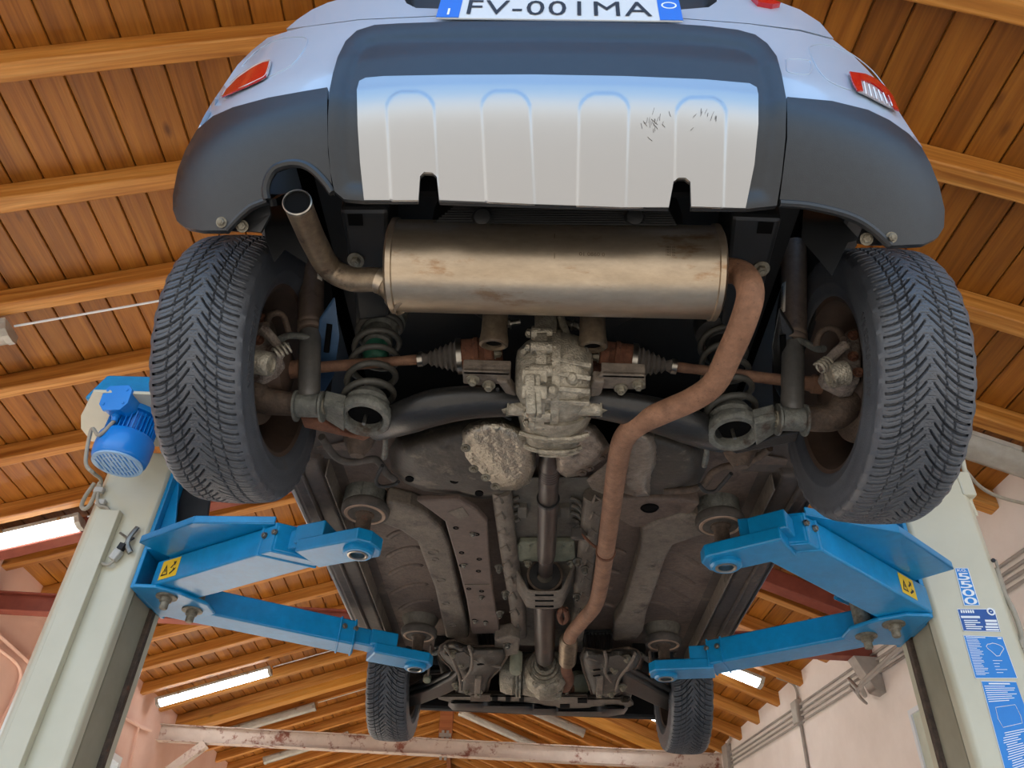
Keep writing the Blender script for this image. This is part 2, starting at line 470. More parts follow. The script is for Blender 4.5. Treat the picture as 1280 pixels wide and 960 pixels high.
    D['caliper'] = mat('corroded_caliper', '#766a60', '#8f8378', scale=40, rough=.8, metal=.2, bump=.5, bscale=160, c3='#4d3c33', c3s=25, c3t=.54, grit=.35)
    D['rim'] = mat('brown_dusted_rim', '#40332a', '#57453a', scale=8, rough=.6, metal=.3, c3='#2a211b', c3s=7, c3t=.6)
    D['spring'] = mat('grey_spring_steel', '#35342f', '#44423b', scale=25, rough=.6, c3='#2a2621', c3s=30, c3t=.58, grit=.3)
    D['seatgrey'] = mat('weathered_grey_paint', '#50514c', '#62625a', scale=20, rough=.55, c3='#3f3328', c3s=14, c3t=.54, bump=.3, bscale=120, grit=.4)
    D['floorpan'] = mat('brown_underseal', '#55473e', '#64554a', scale=9, rough=.68, bump=.2, bscale=110, c3='#41352e', c3s=6, c3t=.57, grit=.28)
    D['rail'] = mat('grey_brown_underseal', '#5d5349', '#6f6559', scale=10, rough=.66, bump=.2, bscale=130, c3='#443b33', c3s=9, c3t=.57, grit=.3)
    D['undertray'] = mat('purple_brown_plastic', '#54473f', '#63544c', scale=10, rough=.58, c3='#423833', c3s=10, c3t=.6, grit=.2)
    D['tank'] = mat('dusty_black_tank', '#322e29', '#423c34', scale=7, rough=.56, c3='#665d50', c3s=8, c3t=.55, bump=.15, bscale=90, grit=.3)
    D['sill'] = mat('dirty_sill', '#3b322b', '#4c4138', scale=9, rough=.6, c3='#635446', c3s=9, c3t=.58, grit=.3)
    D['tunnel'] = mat('dusty_grey_panel', '#5a544b', '#686257', scale=8, rough=.75, c3='#463f37', c3s=9, c3t=.58, grit=.25)
    D['greenish'] = mat('greenish_grey_panel', '#6d6e5c', '#7a7a67', scale=14, rough=.7, grit=.2)
    D['prop'] = mat('brown_black_shaft', '#2f2723', '#3e332d', scale=12, rough=.4, c3='#5d4034', c3s=6, c3t=.62, grit=.3)
    D['green'] = mat('green_buffer', '#17503c', '#1f5e48', scale=15, rough=.6, grit=.2)
    D['bluedark'] = mat('blue_inner_panel', '#26405c', '#304e6c', scale=6, rough=.4, grit=.15)
    D['label'] = mat('white_label', '#c9c3b6', '#bdb6a8', scale=30, rough=.6)
    D['yellow'] = mat('yellow_sticker', '#e8bf20', '#dcb41c', scale=20, rough=.5)
    D['stickblue'] = mat('blue_sticker', '#1478c8', '#1a80cf', scale=10, rough=.4)
    D['stickdark'] = mat('dark_blue_sticker', '#154a94', '#174f9b', scale=10, rough=.4)
    D['paper'] = mat('white_print', '#e4eaee', rough=.5)
    D['wire'] = mat('grey_cable', '#a59d8c', '#958d7c', scale=15, rough=.6)
    D['alu2'] = mat('grimy_cast_aluminium', '#7d7667', '#9a9282', scale=25, rough=.45, metal=.5, bump=.5, bscale=160, c3='#4a433a', c3s=22, c3t=.57, grit=.38)
    D['glass'] = mat('window_glass', '#f4f8f8', rough=.05, trans=.95)
    
mats()
MT = MATS
# ================================================================== the workshop
XL, XR, Y0, Y1 = -4.10, 3.15, 0.30, 22.0
RX, TAN = -0.625, 0.36                 # ridge and pitch (tan), underside of the rafters
RID = 3.875
ZF = -CH
RD = 0.125                             # depth of the rafters
SL = math.hypot(1, TAN)
def roofz(xb): return RID - TAN*abs(xb-RX)

# floor and yard
g = G().prism([bw(XL, Y0, ZF), bw(XR, Y0, ZF), bw(XR, Y1, ZF), bw(XL, Y1, ZF)], (0, 0, -.2)); struct('floor', g, MT['concrete'], label='pale concrete workshop floor')
g = G().prism([bw(-30, -40, ZF-.01), bw(30, -40, ZF-.01), bw(30, 30, ZF-.01), bw(-30, 30, ZF-.01)], (0, 0, -.3)); struct('floor_yard', g, MT['yard'], label='sunlit concrete yard outside the open workshop')

# ceiling: boards laid along the building above the rafters
def ceiling():
    g = G(); W = .155; rnd = random.Random(3); k = 0
    for side, x_end in ((-1, XL-.25), (1, XR+.25)):
        n = int(abs(x_end-RX)*SL/W)+1
        u = V((side/SL, 0, -TAN/SL)); nn = V((-side*TAN/SL*-1, 0, 1/SL)) if False else V((side*TAN/SL, 0, 1/SL))
        o = V((RX, 0, RID+RD*SL))
        for i in range(n):
            a, b = i*W+.0035, (i+1)*W-.0035; yy = Y0-.3
            cuts = [yy]; y = yy+rnd.uniform(7.5, 12)
            while y < Y1: cuts.append(y); y += rnd.uniform(4.0, 4.6)
            cuts.append(Y1)
            for c0, c1 in zip(cuts, cuts[1:]):
                tone = rnd.random(); off = rnd.uniform(0, 60); q = len(g.v); t = .02; ch = .005
                prof = [(a, t), (a, ch), (a+ch, 0), (b-ch, 0), (b, ch), (b, t)]
                for y_ in (c0+.001, c1-.001):
                    for s, h in prof:
                        p = o+u*s+nn*h; g.v.append(bw(p.x, y_, p.z)); g.uv.append((y_+off, s+i*.37)); g.att.append(tone)
                for j in range(5): g.f.append((q+j, q+j+1, q+j+7, q+j+6))
                g.f.append(tuple(q+j for j in range(6))); g.f.append(tuple(q+6+j for j in reversed(range(6))))
        # unseen roof deck above the boards, added to stop sky light through the gaps
        q = len(g.v); Lr = n*W
        for h in (.022, .08):
            for s, y_ in ((0, Y0-.3), (Lr, Y0-.3), (Lr, Y1), (0, Y1)):
                p = o+u*s+nn*h; g.v.append(bw(p.x, y_, p.z)); g.uv.append((y_, s)); g.att.append(.3)
        g.f += [(q, q+1, q+2, q+3), (q+4, q+7, q+6, q+5), (q, q+4, q+5, q+1), (q+1, q+5, q+6, q+2), (q+2, q+6, q+7, q+3), (q+3, q+7, q+4, q)]
    struct('ceiling', g, MT['boards'], sm=0, label='orange varnished board ceiling of the gabled roof')
ceiling()

# rafters
def rafter(n, side, yb, w=.095, h=RD, m='rafter', drop=0, label=None, name='trim'):
    x_end = XL-.02 if side < 0 else XR+.02
    p = bw(RX, yb, RID+h/2*SL-drop); q = bw(x_end, yb, roofz(x_end)+h/2*SL-drop)
    d = (q-p); L = d.length; d.normalize(); y = V((0, 0, 1)).cross(d).normalized(); z = d.cross(y)
    M = Matrix(((d.x, y.x, z.x, p.x), (d.y, y.y, z.y, p.y), (d.z, y.z, z.z, p.z), (0, 0, 0, 1)))
    g = G(); K = 24; rr = random.Random(n*7+side)
    rows = []
    for i in range(K+1):                      # slightly uneven sawn edges
        x = L*i/K; j = lambda: rr.uniform(-.0022, .0022)
        rows.append([V((x, -w/2+j(), -h/2+j())), V((x, w/2+j(), -h/2+j())), V((x, w/2+j(), h/2)), V((x, -w/2+j(), h/2)), V((x, -w/2, -h/2))])
        rows[-1][4] = rows[-1][0].copy()
    o = len(g.v)
    for r in rows: g.v += r[:4]
    for i in range(K):
        for k in range(4): g.f.append((o+i*4+k, o+i*4+(k+1) % 4, o+i*4+4+(k+1) % 4, o+i*4+4+k))
    g.f += [(o, o+1, o+2, o+3), (o+K*4+3, o+K*4+2, o+K*4+1, o+K*4)]
    ob = obj('%s_%d' % (name, n), g, MT[m], M=M, bevel=.008, sm=30); ob['kind'] = 'structure'
    ob['label'] = label or 'timber rafter on the %s slope of the workshop roof' % ('left' if side < 0 else 'right')
    return ob
n = 1
TR = (6.28, 11.25)
for k in range(0, 29):
    yb = 1.385+.715*k
    for side in (-1, 1):
        if any(abs(yb-t) < .12 for t in TR): pass
        rafter(n, side, yb); n += 1
rafter(n, -1, 11.45, w=.17, h=.20, m='glulam', drop=.10, label='broad yellow truss timber on the left slope over the pale tie beam'); n += 1
rafter(n, 1, 11.45, w=.17, h=.20, m='glulam', drop=.10, label='broad yellow truss timber on the right slope over the pale tie beam'); n += 1
rafter(n, -1, 6.0, w=.14, h=.15, m='redsteel', drop=.12, label='red oxide steel roof member on the left slope'); n += 1
rafter(n, 1, 6.0, w=.14, h=.15, m='redsteel', drop=.12, label='red oxide steel roof member on the right slope'); n += 1
g = G().box((0, 0, 0), (.08, Y1-Y0, .16)); R_ = Matrix.Rotation(PSI, 4, 'Z'); c_ = bw(RX, (Y0+Y1)/2, RID-.02)
o = obj('trim_%d' % n, g, MT['darkwood'], M=Matrix.Translation(c_) @ R_); o['kind'] = 'structure'; o['label'] = 'ridge board along the top of the roof'; n += 1

# steel tie beams and king post
def ibeam(p, q, w, h, t=.012):
    g = G(); p, q = V(p), V(q)
    g.beam(p+V((0, 0, h/2-t/2)), q+V((0, 0, h/2-t/2)), w, t); g.beam(p-V((0, 0, h/2-t/2)), q-V((0, 0, h/2-t/2)), w, t); g.beam(p, q, t, h-2*t)
    return g
g = ibeam(bw(XL+.0, 10.9, 2.42), bw(XR, 10.9, 2.46), .13, .20)
o = struct('trim_%d' % n, g, MT['palesteel'], label='flaking pale steel tie beam crossing the far end below the roof', sm=0, bevel=.003); n += 1
g = ibeam(bw(XL, 6.45, 2.36), bw(XR, 6.25, 2.33), .12, .16)
o = struct('trim_%d' % n, g, MT['redsteel'], label='red oxide steel tie beam crossing behind the lift', sm=0, bevel=.003); n += 1
k0 = toB(at(557, 915, y=10.95)); 
g = G().beam(bw(k0.x, 11.0, 2.56), bw(k0.x, 11.0, RID-.1), .17, .14, up=(0, 1, 0))
o = struct('trim_%d' % n, g, MT['darkwood'], label='brown king post standing on the pale tie beam', bevel=.006, sm=0); n += 1
g = G()
for s in (-.03, .03): g.beam(bw(k0.x+s, 10.92, 2.3), bw(k0.x+s, 10.92, 2.66), .035, .012, up=(0, 1, 0))
g.beam(bw(k0.x-.08, 10.92, 2.6), bw(k0.x+.08, 10.92, 2.6), .012, .05, up=(0, 0, 1))
o = struct('trim_%d' % n, g, MT['conduit'], label='galvanised strap joining king post and tie beam', bevel=.002, sm=0); n += 1
# stub diagonal under the pale tie at the left wall
g = G().beam(bw(XL, 10.9, 1.75), bw(XL+.62, 10.9, 2.32), .12, .10)
o = struct('trim_%d' % n, g, MT['palesteel'], label='short diagonal bracket under the left end of the pale tie beam', bevel=.003, sm=0); n += 1

# walls: profile in building coordinates; openings are left open
WT = .3
def wall_box(name, m, x0, x1, y0, y1, z0, z1, label):
    g = G().prism([bw(x0, y0, z0), bw(x1, y0, z0), bw(x1, y1, z0), bw(x0, y1, z0)], (0, 0, z1-z0)); return g
top_l = roofz(XL)+RD*SL+.02; top_r = roofz(XR)+RD*SL+.02
D0, D1, DT = 3.7, 8.2, 1.42            # unseen side door opening, added to let sun in on the floor
W0, W1, WZ0, WZ1 = 8.75, 9.95, .25, 1.92
g = G()
for a in ((XL-WT, XL, Y0, D0, ZF, top_l), (XL-WT, XL, D0, D1, DT, top_l), (XL-WT, XL, D1, W0, ZF, top_l),
          (XL-WT, XL, W0, W1, ZF, WZ0), (XL-WT, XL, W0, W1, WZ1, top_l), (XL-WT, XL, W1, 11.6, ZF, top_l), (XL-WT, XL, 11.6, 17.0, DT, top_l), (XL-WT, XL, 17.0, Y1, ZF, top_l)):  # far opening is unseen, added so that sun brightens the far roof
    g.join(wall_box('', None, *a, ''))
struct('wall_left', g, MT['pink'], label='pinkish plastered wall behind the left lift post', sm=0)
g = G().join(wall_box('', None, XR, XR+WT, Y0, Y1, ZF, top_r, ''))
struct('wall_right', g, MT['plaster'], label='white plastered wall behind the right lift post', sm=0)
gz = lambda x: roofz(x)+RD*SL+.02
g = G().prism([bw(XL-WT, Y1, ZF), bw(XR+WT, Y1, ZF), bw(XR+WT, Y1, gz(XR+WT)), bw(RX, Y1, gz(RX)), bw(XL-WT, Y1, gz(XL-WT))], bw(0, .3, 0))
struct('wall_back', g, MT['plaster'], label='far gable wall of the workshop', sm=0)
# window in the left wall
def frame_yz(x, y0, y1, z0, z1, w, t):
    g = G()
    for a, b, c, d in ((y0, y1, z0, z0+w), (y0, y1, z1-w, z1), (y0, y0+w, z0+w, z1-w), (y1-w, y1, z0+w, z1-w), ((y0+y1)/2-w/2, (y0+y1)/2+w/2, z0+w, z1-w)):
        g.prism([bw(x, a, c), bw(x+t, a, c), bw(x+t, b, c), bw(x, b, c)], (0, 0, d-c))
    return g
wf = struct('window_1', frame_yz(XL-.12, W0, W1, WZ0, WZ1, .07, .15), MT['paper'], label='white framed window in the pink left wall', sm=0, bevel=.004)
g = G().prism([bw(XL-.06, W0+.06, WZ0+.06), bw(XL-.054, W0+.06, WZ0+.06), bw(XL-.054, W1-.06, WZ0+.06), bw(XL-.06, W1-.06, WZ0+.06)], (0, 0, WZ1-WZ0-.12))
obj('window_pane', g, MT['glass'], wf, sm=0)
g = G().prism([bw(XL, W0-.08, WZ0-.05), bw(XL+.04, W0-.08, WZ0-.05), bw(XL+.04, W1+.08, WZ0-.05), bw(XL, W1+.08, WZ0-.05)], (0, 0, .04))
obj('window_sill', g, MT['paper'], wf, sm=0)
# plaster moulding lines on the left wall (raised pipe runs)
def wallpt(px, py, xb):
    r = ray(px, py); rb = toB(r); return r*(xb/rb.x)
def runL(name, pts, r, label, cat='pipe', m='pink', xb=XL+.03):
    g = G().tube(smooth([wallpt(*p, xb) for p in pts], 4), r, 10); o = obj(name, g, MT[m]); return tag(o, label, cat)
runL('wall_pipe', [(-20, 778), (0, 795), (30, 822), (60, 850), (85, 872)], .018, 'pink painted pipe running along the left wall behind the post, upper one', m='pink')
runL('wall_pipe', [(-20, 800), (0, 812), (24, 834), (22, 860), (-5, 915)], .014, 'pink painted pipe bending down on the left wall behind the post', m='pink')
runL('wall_pipe', [(150, 893), (175, 908), (188, 913)], .02, 'pink painted pipe on the left wall under the end of the tie beam', m='pink')
runL('wall_pipe', [(174, 905), (168, 935), (158, 985)], .014, 'thin pink pipe dropping down the left wall beside the window', m='pink')

# fluorescent fittings, laid along the slope
def lamp(side, yb, xa, xb_, lit, label, w=.17, drop=.0):
    """from xa to xb_ (building x) under the rafters"""
    z = lambda x: roofz(x)-drop
    p, q = bw(xa, yb, z(xa)), bw(xb_, yb, z(xb_)); d = (q-p).normalized(); y = V((0, 0, 1)).cross(d).normalized(); nz = d.cross(y)
    if nz.z < 0: nz = -nz; y = -y
    t = thing('ceiling_light', (p+q)/2, label, 'lamp', 'fluorescent fittings under the roof')
    L = (q-p).length
    def loc(x, yy, zz): return p+d*x+y*yy+nz*zz
    def prof(pts, x0, x1):
        gg = G(); k = len(pts); gg.v = [loc(x, a, b) for x in (x0, x1) for a, b in pts]
        gg.f = [(i, (i+1) % k, (i+1) % k+k, i+k) for i in range(k)]+[tuple(range(k))[::-1], tuple(range(k, 2*k))]; return gg
    h = w/2
    obj('housing', prof([(-h, -.045), (-h, -.015), (-h*.6, 0), (h*.6, 0), (h, -.015), (h, -.045)], 0, L), MT['lamp_body'], t, sm=0, bevel=.003)
    obj('diffuser', prof([(-h*.93, -.045), (h*.93, -.045), (h*.8, -.085), (h*.35, -.105), (-h*.35, -.105), (-h*.8, -.085)], .035, L-.035), MT['tube_on' if lit else 'tube_off'], t, sm=50)
    for x0, x1 in ((-.004, .036), (L-.036, L+.004)):
        obj('end_cap', prof([(-h*1.02, -.012), (h*1.02, -.012), (h*.85, -.09), (h*.37, -.11), (-h*.37, -.11), (-h*.85, -.09)], x0, x1), MT['lamp_body' if lit else 'tube_off'], t, sm=0, bevel=.003)
    for xx in (L*.2, L*.8):
        obj('clip', prof([(-h*1.06, -.05), (-h*1.06, -.02), (h*1.06, -.02), (h*1.06, -.05)], xx-.012, xx+.012), MT['bright_steel'], t, sm=0)
    if not lit:
        for s in (-.035, .035):
            obj('tube', G().tube([loc(.05, s, -.06), loc(L-.05, s, -.06)], .013, 12), MT['paper'], t)
    return t
lamp(-1, 5.87, -3.34, -4.0, True, 'lit fluorescent fitting cut off by the left edge of the picture behind the post', w=.19)
lamp(-1, 3.66, -2.97, -4.0, False, 'unlit fluorescent fitting whose end shows at the left edge above the motor')
lamp(-1, 10.22, -2.71, -4.0, True, 'lit fluorescent fitting below the lower left lift arm', w=.16)
lamp(-1, 12.1, -2.45, -3.7, False, 'unlit fluorescent fitting beyond the yellow truss timber on the left slope')
lamp(-1, 14.05, -2.2, -3.5, False, 'unlit fluorescent fitting seen below the pale tie beam at the left')
lamp(1, 3.69, 2.42, 3.12, False, 'unlit fluorescent fitting beside the top of the right lift post', w=.2)
lamp(1, 8.02, 1.6, 2.84, True, 'lit fluorescent fitting behind the lower right lift arm', w=.17)
lamp(1, 10.25, 1.0, 2.25, True, 'lit fluorescent fitting just left of the front right wheel', w=.17)
lamp(1, 12.2, .3, 1.55, False, 'unlit fluorescent fitting beneath the car front, right of the king post')
lamp(1, 14.05, -.35, .95, False, 'unlit fluorescent fitting farthest back beneath the car front')

# cables clipped under the rafters between lamps
def rwire(side, yb, x0, x1, label, r=.007):
    pts = [bw(x0+(x1-x0)*i/6, yb, roofz(x0+(x1-x0)*i/6)-.012) for i in range(7)]
    o = obj('lamp_cable', G().tube(pts, r, 8), MT['paper']); tag(o, label, 'cable')
rwire(-1, 3.66, -2.95, RX, 'white conduit from the unlit left fitting up towards the ridge')
rwire(-1, 5.87, -3.3, RX, 'white conduit above the upper left lift arm running to the ridge')
rwire(-1, 10.22, -2.68, RX, 'white conduit from the lit fitting below the lower left arm to the ridge')
rwire(-1, 12.1, -2.4, RX, 'white conduit from the unlit fitting beyond the truss to the ridge')
rwire(1, 10.25, RX, 1.0, 'white conduit under the front bumper running to the lit fitting')
rwire(1, 12.2, RX, .3, 'white conduit from the ridge to the unlit fitting right of the king post')

# conduits on the right wall
xw = XR-.02
def cz(yb): return 2.19+(yb-4.2)*.0455
for i, d in enumerate((.0, -.055, -.105, -.155)):
    pts = [bw(xw, y, cz(y)+d) for y in (3.2, 5, 7, 7.9)]
    o = obj('wall_conduit', G().tube(pts, .011, 10), MT['conduit'])
    tag(o, ['topmost', 'second from top', 'third from top', 'lowest'][i]+' grey conduit between the right post and the junction box', 'conduit', 'conduits on the white wall')
    pts = [bw(xw, y, cz(y)+d) for y in (8.05, 9, 10.4)]
    o = obj('wall_conduit', G().tube(pts, .011, 10), MT['conduit'])
    tag(o, ['topmost', 'second from top', 'third from top', 'lowest'][i]+' grey conduit from the junction box on to the far corner', 'conduit', 'conduits on the white wall')
def wbox(name, yb, z, w, h, t, label, cat, m='conduit'):
    g = G().prism([bw(XR-t, yb-w/2, z-h/2), bw(XR, yb-w/2, z-h/2), bw(XR, yb+w/2, z-h/2), bw(XR-t, yb+w/2, z-h/2)], (0, 0, h))
    return tag(obj(name, g, MT[m], sm=0, bevel=.008), label, cat)
t = thing('junction_box', bw(XR-.03, 7.97, 2.28), 'grey junction box joining the conduits on the white wall', 'junction box')
g = G().prism([bw(XR-.06, 7.9, 2.19), bw(XR, 7.9, 2.19), bw(XR, 8.05, 2.19), bw(XR-.06, 8.05, 2.19)], (0, 0, .22)); obj('box', g, MT['conduit'], t, sm=0, bevel=.008)
g = G().prism([bw(XR-.066, 7.91, 2.2), bw(XR-.06, 7.91, 2.2), bw(XR-.06, 8.04, 2.2), bw(XR-.066, 8.04, 2.2)], (0, 0, .2)); obj('lid', g, MT['lamp_body'], t, sm=0, bevel=.003)
o = obj('wall_conduit', G().tube(smooth([bw(xw, 7.97, 2.18), bw(xw, 7.98, 1.6), bw(xw, 7.99, .9)], 3), .016, 10), MT['conduit']); tag(o, 'grey conduit dropping straight down from the junction box', 'conduit')
o = obj('wall_conduit', G().tube(smooth([bw(xw, 7.95, 2.4), bw(xw, 7.93, 2.5), bw(xw-.05, 7.9, 2.56), bw(xw-.2, 7.88, 2.6)], 5), .012, 10), MT['conduit']); tag(o, 'short grey conduit curving from the junction box up to a rafter', 'conduit')
wbox('junction_box', 10.5, 2.42, .2, .32, .07, 'grey junction box at the far end of the wall conduits', 'junction box')
o = obj('wall_conduit', G().tube(smooth([bw(xw-.02, 10.45, 2.55), bw(xw-.04, 10.2, 2.62), bw(xw-.25, 10.0, 2.66)], 6), .013, 10), MT['conduit']); tag(o, 'grey conduit looping up from the far junction box', 'conduit')
# gusset under the red tie and the cables round it
a = bw(XR, 6.2, 2.26)
g = G().prism([bw(XR-.2, 6.17, 2.25), bw(XR, 6.17, 2.25), bw(XR, 6.17, 1.97), bw(XR-.08, 6.17, 1.99)], bw(0, .13, 0)-V((0, 0, 0)))
tag(obj('beam_bracket', g, MT['conduit'], bevel=.006, sm=0), 'grey metal bracket under the end of the red tie beam on the white wall', 'bracket')
for i, (dx, dz, lb) in enumerate(((0, 0, 'thick'), (.05, -.06, 'thin'))):
    pts = smooth([bw(xw-.03, 4.6, 2.19+dz), bw(xw-.05-dx, 5.4, 2.16+dz), bw(xw-.16-dx, 5.9, 2.05+dz), bw(xw-.2-dx, 6.1, 2.0+dz), bw(xw-.1, 6.3, 1.98+dz), bw(xw-.06, 6.6, 2.2+dz)], 6)
    tag(obj('sagging_cable', G().tube(pts, .018-.007*i, 10), MT['conduit']), lb+' grey cable sagging around the wall bracket under the red beam', 'cable')
# pale panel low on the right wall
t = thing('wall_panel', bw(XR-.03, 5.55, .9), 'pale greenish board on the white wall beside the right post', 'board')
p0 = wallpt(1142, 893, XR-.02); p1 = wallpt(1172, 885, XR-.02); pb0 = toB(p0); pb1 = toB(p1)
g = G().prism([bw(XR-.03, pb1.y-.6, .5), bw(XR, pb1.y-.6, .5), bw(XR, pb0.y, .5), bw(XR-.03, pb0.y, .5)], (0, 0, pb0.z-.5)); obj('board', g, mat('pale_green_board', '#c9d0c0', '#bcc6b6', rough=.6), t, sm=0)
g = frame_yz(XR-.045, pb1.y-.62, pb0.y+.03, .47, pb0.z+.03, .035, .045); obj('frame', g, MT['paper'], t, sm=0)

# ------------------------------------------------------------------ daylight
w = bpy.data.worlds.new('sky'); scene.world = w; w.use_nodes = True
nt = w.node_tree; N = nt.nodes; L = nt.links
bg = N['Background']; tc = N.new('ShaderNodeTexCoord'); sp = N.new('ShaderNodeSeparateXYZ'); cr = N.new('ShaderNodeValToRGB')
L.new(tc.outputs['Generated'], sp.inputs[0]); L.new(sp.outputs['Z'], cr.inputs['Fac']); L.new(cr.outputs['Color'], bg.inputs['Color'])
e = cr.color_ramp.elements; e[0].position = 0.0; e[0].color = (.62, .58, .52, 1); e[1].position = 1; e[1].color = (.22, .46, .92, 1)
k = e.new(.06); k.color = (.95, .95, .92, 1); k = e.new(.35); k.color = (.40, .66, 1.0, 1)
bg.inputs['Strength'].default_value = 2.0
sd = bpy.data.lights.new('sun', 'SUN'); sd.energy = 20; sd.angle = math.radians(.6); sd.color = (1, .93, .82)
so = bpy.data.objects.new('sun', sd); col.objects.link(so)
dirv = bw(math.cos(math.radians(38)), .06, 0)+V((0, 0, -math.sin(math.radians(38))))
so.rotation_euler = dirv.to_track_quat('-Z', 'Y').to_euler(); so.location = (-8, 5, 9)

# ------------------------------------------------------------------ camera
cd = bpy.data.cameras.new('camera'); cd.sensor_fit = 'HORIZONTAL'; cd.sensor_width = 36; cd.lens = 36*FOC/1280; cd.clip_start = .02
co = bpy.data.objects.new('camera', cd); col.objects.link(co); scene.camera = co
R = Matrix((( AX.x, AY.x, AZ.x), (AX.y, AY.y, AZ.y), (AX.z, AY.z, AZ.z))).transposed()   # camera axes (x right, y down, z ahead) -> world
Rw = Matrix((ray(PX+FOC, PY)-ray(PX, PY), -(ray(PX, PY+FOC)-ray(PX, PY)), -ray(PX, PY))).transposed()
co.matrix_world = Matrix.Translation((0, 0, CH)) @ Rw.to_4x4()
scene.view_settings.view_transform = 'Standard'; scene.view_settings.look = 'None'
scene.view_settings.gamma = 1; scene.view_settings.use_curve_mapping = False
scene.view_settings.exposure = 0.27
# ================================================================== the two-post lift
ZA = 1.03                       # underside of the lifting arms
YP = 2.50                       # near face of the posts
def lift(side):
    """side -1: left post, +1: right post.  Everything is laid out for the left post and mirrored for the right."""
    S = side
    lab = ('beige lift post with the blue motor on top, left of the car' if S < 0 else
           'beige lift post with blue data stickers, right of the car')
    cx = CX
    def P(x, y, z):             # x measured outwards from the car's centre plane
        return V((cx+S*x, y, z))
    t = thing('lift_post', P(1.53, 2.65, -CH), lab, 'car lift')
    xi, xo = 1.395, 1.655 if S < 0 else 1.54+.0
    xo = 1.655 if S < 0 else 1.545
    xi = 1.400 if S < 0 else 1.275
    zt = 1.56; d = .29
    # post: C-section open towards the car
    g = G()
    lip = .05
    prof = [(xi+.012, YP), (xo-.03, YP), (xo, YP+.03), (xo, YP+d-.03), (xo-.03, YP+d), (xi+.012, YP+d), (xi, YP+d-.012), (xi, YP+d-lip), (xi+.012, YP+d-lip),
            (xi+.02, YP+d-.02), (xo-.03, YP+d-.02), (xo-.02, YP+d-.03), (xo-.02, YP+.03), (xo-.03, YP+.02), (xi+.02, YP+.02), (xi+.012, YP+lip), (xi, YP+lip), (xi, YP+.012)]
    g.prism([P(a, b, -CH) for a, b in prof], (0, 0, zt+CH))
    post = obj('post', g, MT['beige'], t, sm=0, bevel=.006, bseg=3)
    # inner guard strip and guide rail seen in the opening of the post
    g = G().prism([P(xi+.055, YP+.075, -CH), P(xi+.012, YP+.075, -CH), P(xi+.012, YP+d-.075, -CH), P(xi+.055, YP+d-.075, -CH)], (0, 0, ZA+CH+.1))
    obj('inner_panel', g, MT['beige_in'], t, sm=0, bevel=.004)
    g = G().prism([P(xi+.03, YP+d-.078, -CH), P(xi-.004, YP+d-.078, -CH), P(xi-.004, YP+d-.052, -CH), P(xi+.03, YP+d-.052, -CH)], (0, 0, ZA+CH))
    obj('guide_rail', g, MT['grime'], t, sm=0, bevel=.003)
    # carriage: blue box sliding in the post with a bracket holding the two arms
    g = G()
    g.prism([P(xi+.04, YP+.085, ZA), P(xi-.005, YP+.085, ZA), P(xi-.005, YP+d-.085, ZA), P(xi+.04, YP+d-.085, ZA)], (0, 0, .62))
    g.prism([P(xi-.005, YP-.005, ZA-.01), P(xi-.02, YP-.005, ZA-.01), P(xi-.02, YP+d-.01, ZA-.01), P(xi-.005, YP+d-.01, ZA-.01)], (0, 0, .56))
    car_ = obj('carriage', g, MT['blue'], t, sm=0, bevel=.004)
    # U bracket: lower and upper flange and near cheek
    g = G()
    lo = [P(xi-.02, YP-.02, 0), P(xi-.10, YP-.02, 0), P(xi-.17, YP+.03, 0), P(xi-.235, YP+.12, 0), P(xi-.235, YP+.20, 0), P(xi-.17, YP+.25, 0), P(xi-.02, YP+.25, 0)]
    for z in (ZA-.014, ZA+.125):
        g.prism([p+V((0, 0, z)) for p in lo], (0, 0, .014))
    obj('bracket', g, MT['blue'], car_, sm=0, bevel=.005)
    for q in ((xi-.115, YP+.05), (xi-.165, YP+.165)):
        g = G().lathe(P(*q, ZA-.016), (0, 0, 1), [(.030, 0), (.030, .165)], 20)
        g.lathe(P(*q, ZA-.014), (0, 0, -1), [(.036, 0), (.036, .006), (.02, .008), (.02, .02), (.014, .024), (.014, .042), (.011, .046)], 18)
        obj('pivot_pin', g, MT['dirtybolt'], car_, sm=40)
    # gusset ribs on the carriage
    g = G()
    g.prism([P(xi-.02, YP+.10, ZA+.14), P(xi-.02, YP+.115, ZA+.14), P(xi-.09, YP+.115, ZA+.14), P(xi-.09, YP+.10, ZA+.14)], (0, 0, .01))
    g.prism([P(xi-.02, YP+.03, ZA+.14), P(xi-.095, YP+.03, ZA+.14), P(xi-.02, YP+.03, ZA+.46)], V((0, .012, 0)))
    obj('gusset', g, MT['blue'], car_, sm=0, bevel=.002)
    # rubber door guard on the carriage
    g = G().prism([P(xi-.02, YP+.09, ZA+.22), P(xi-.15, YP+.09, ZA+.30), P(xi-.13, YP+.09, ZA+.44), P(xi-.02, YP+.09, ZA+.52)], V((0, .02, 0)))
    obj('rubber_guard', g, MT['rubber'], car_, sm=0, bevel=.006)
    return t, post, car_, P

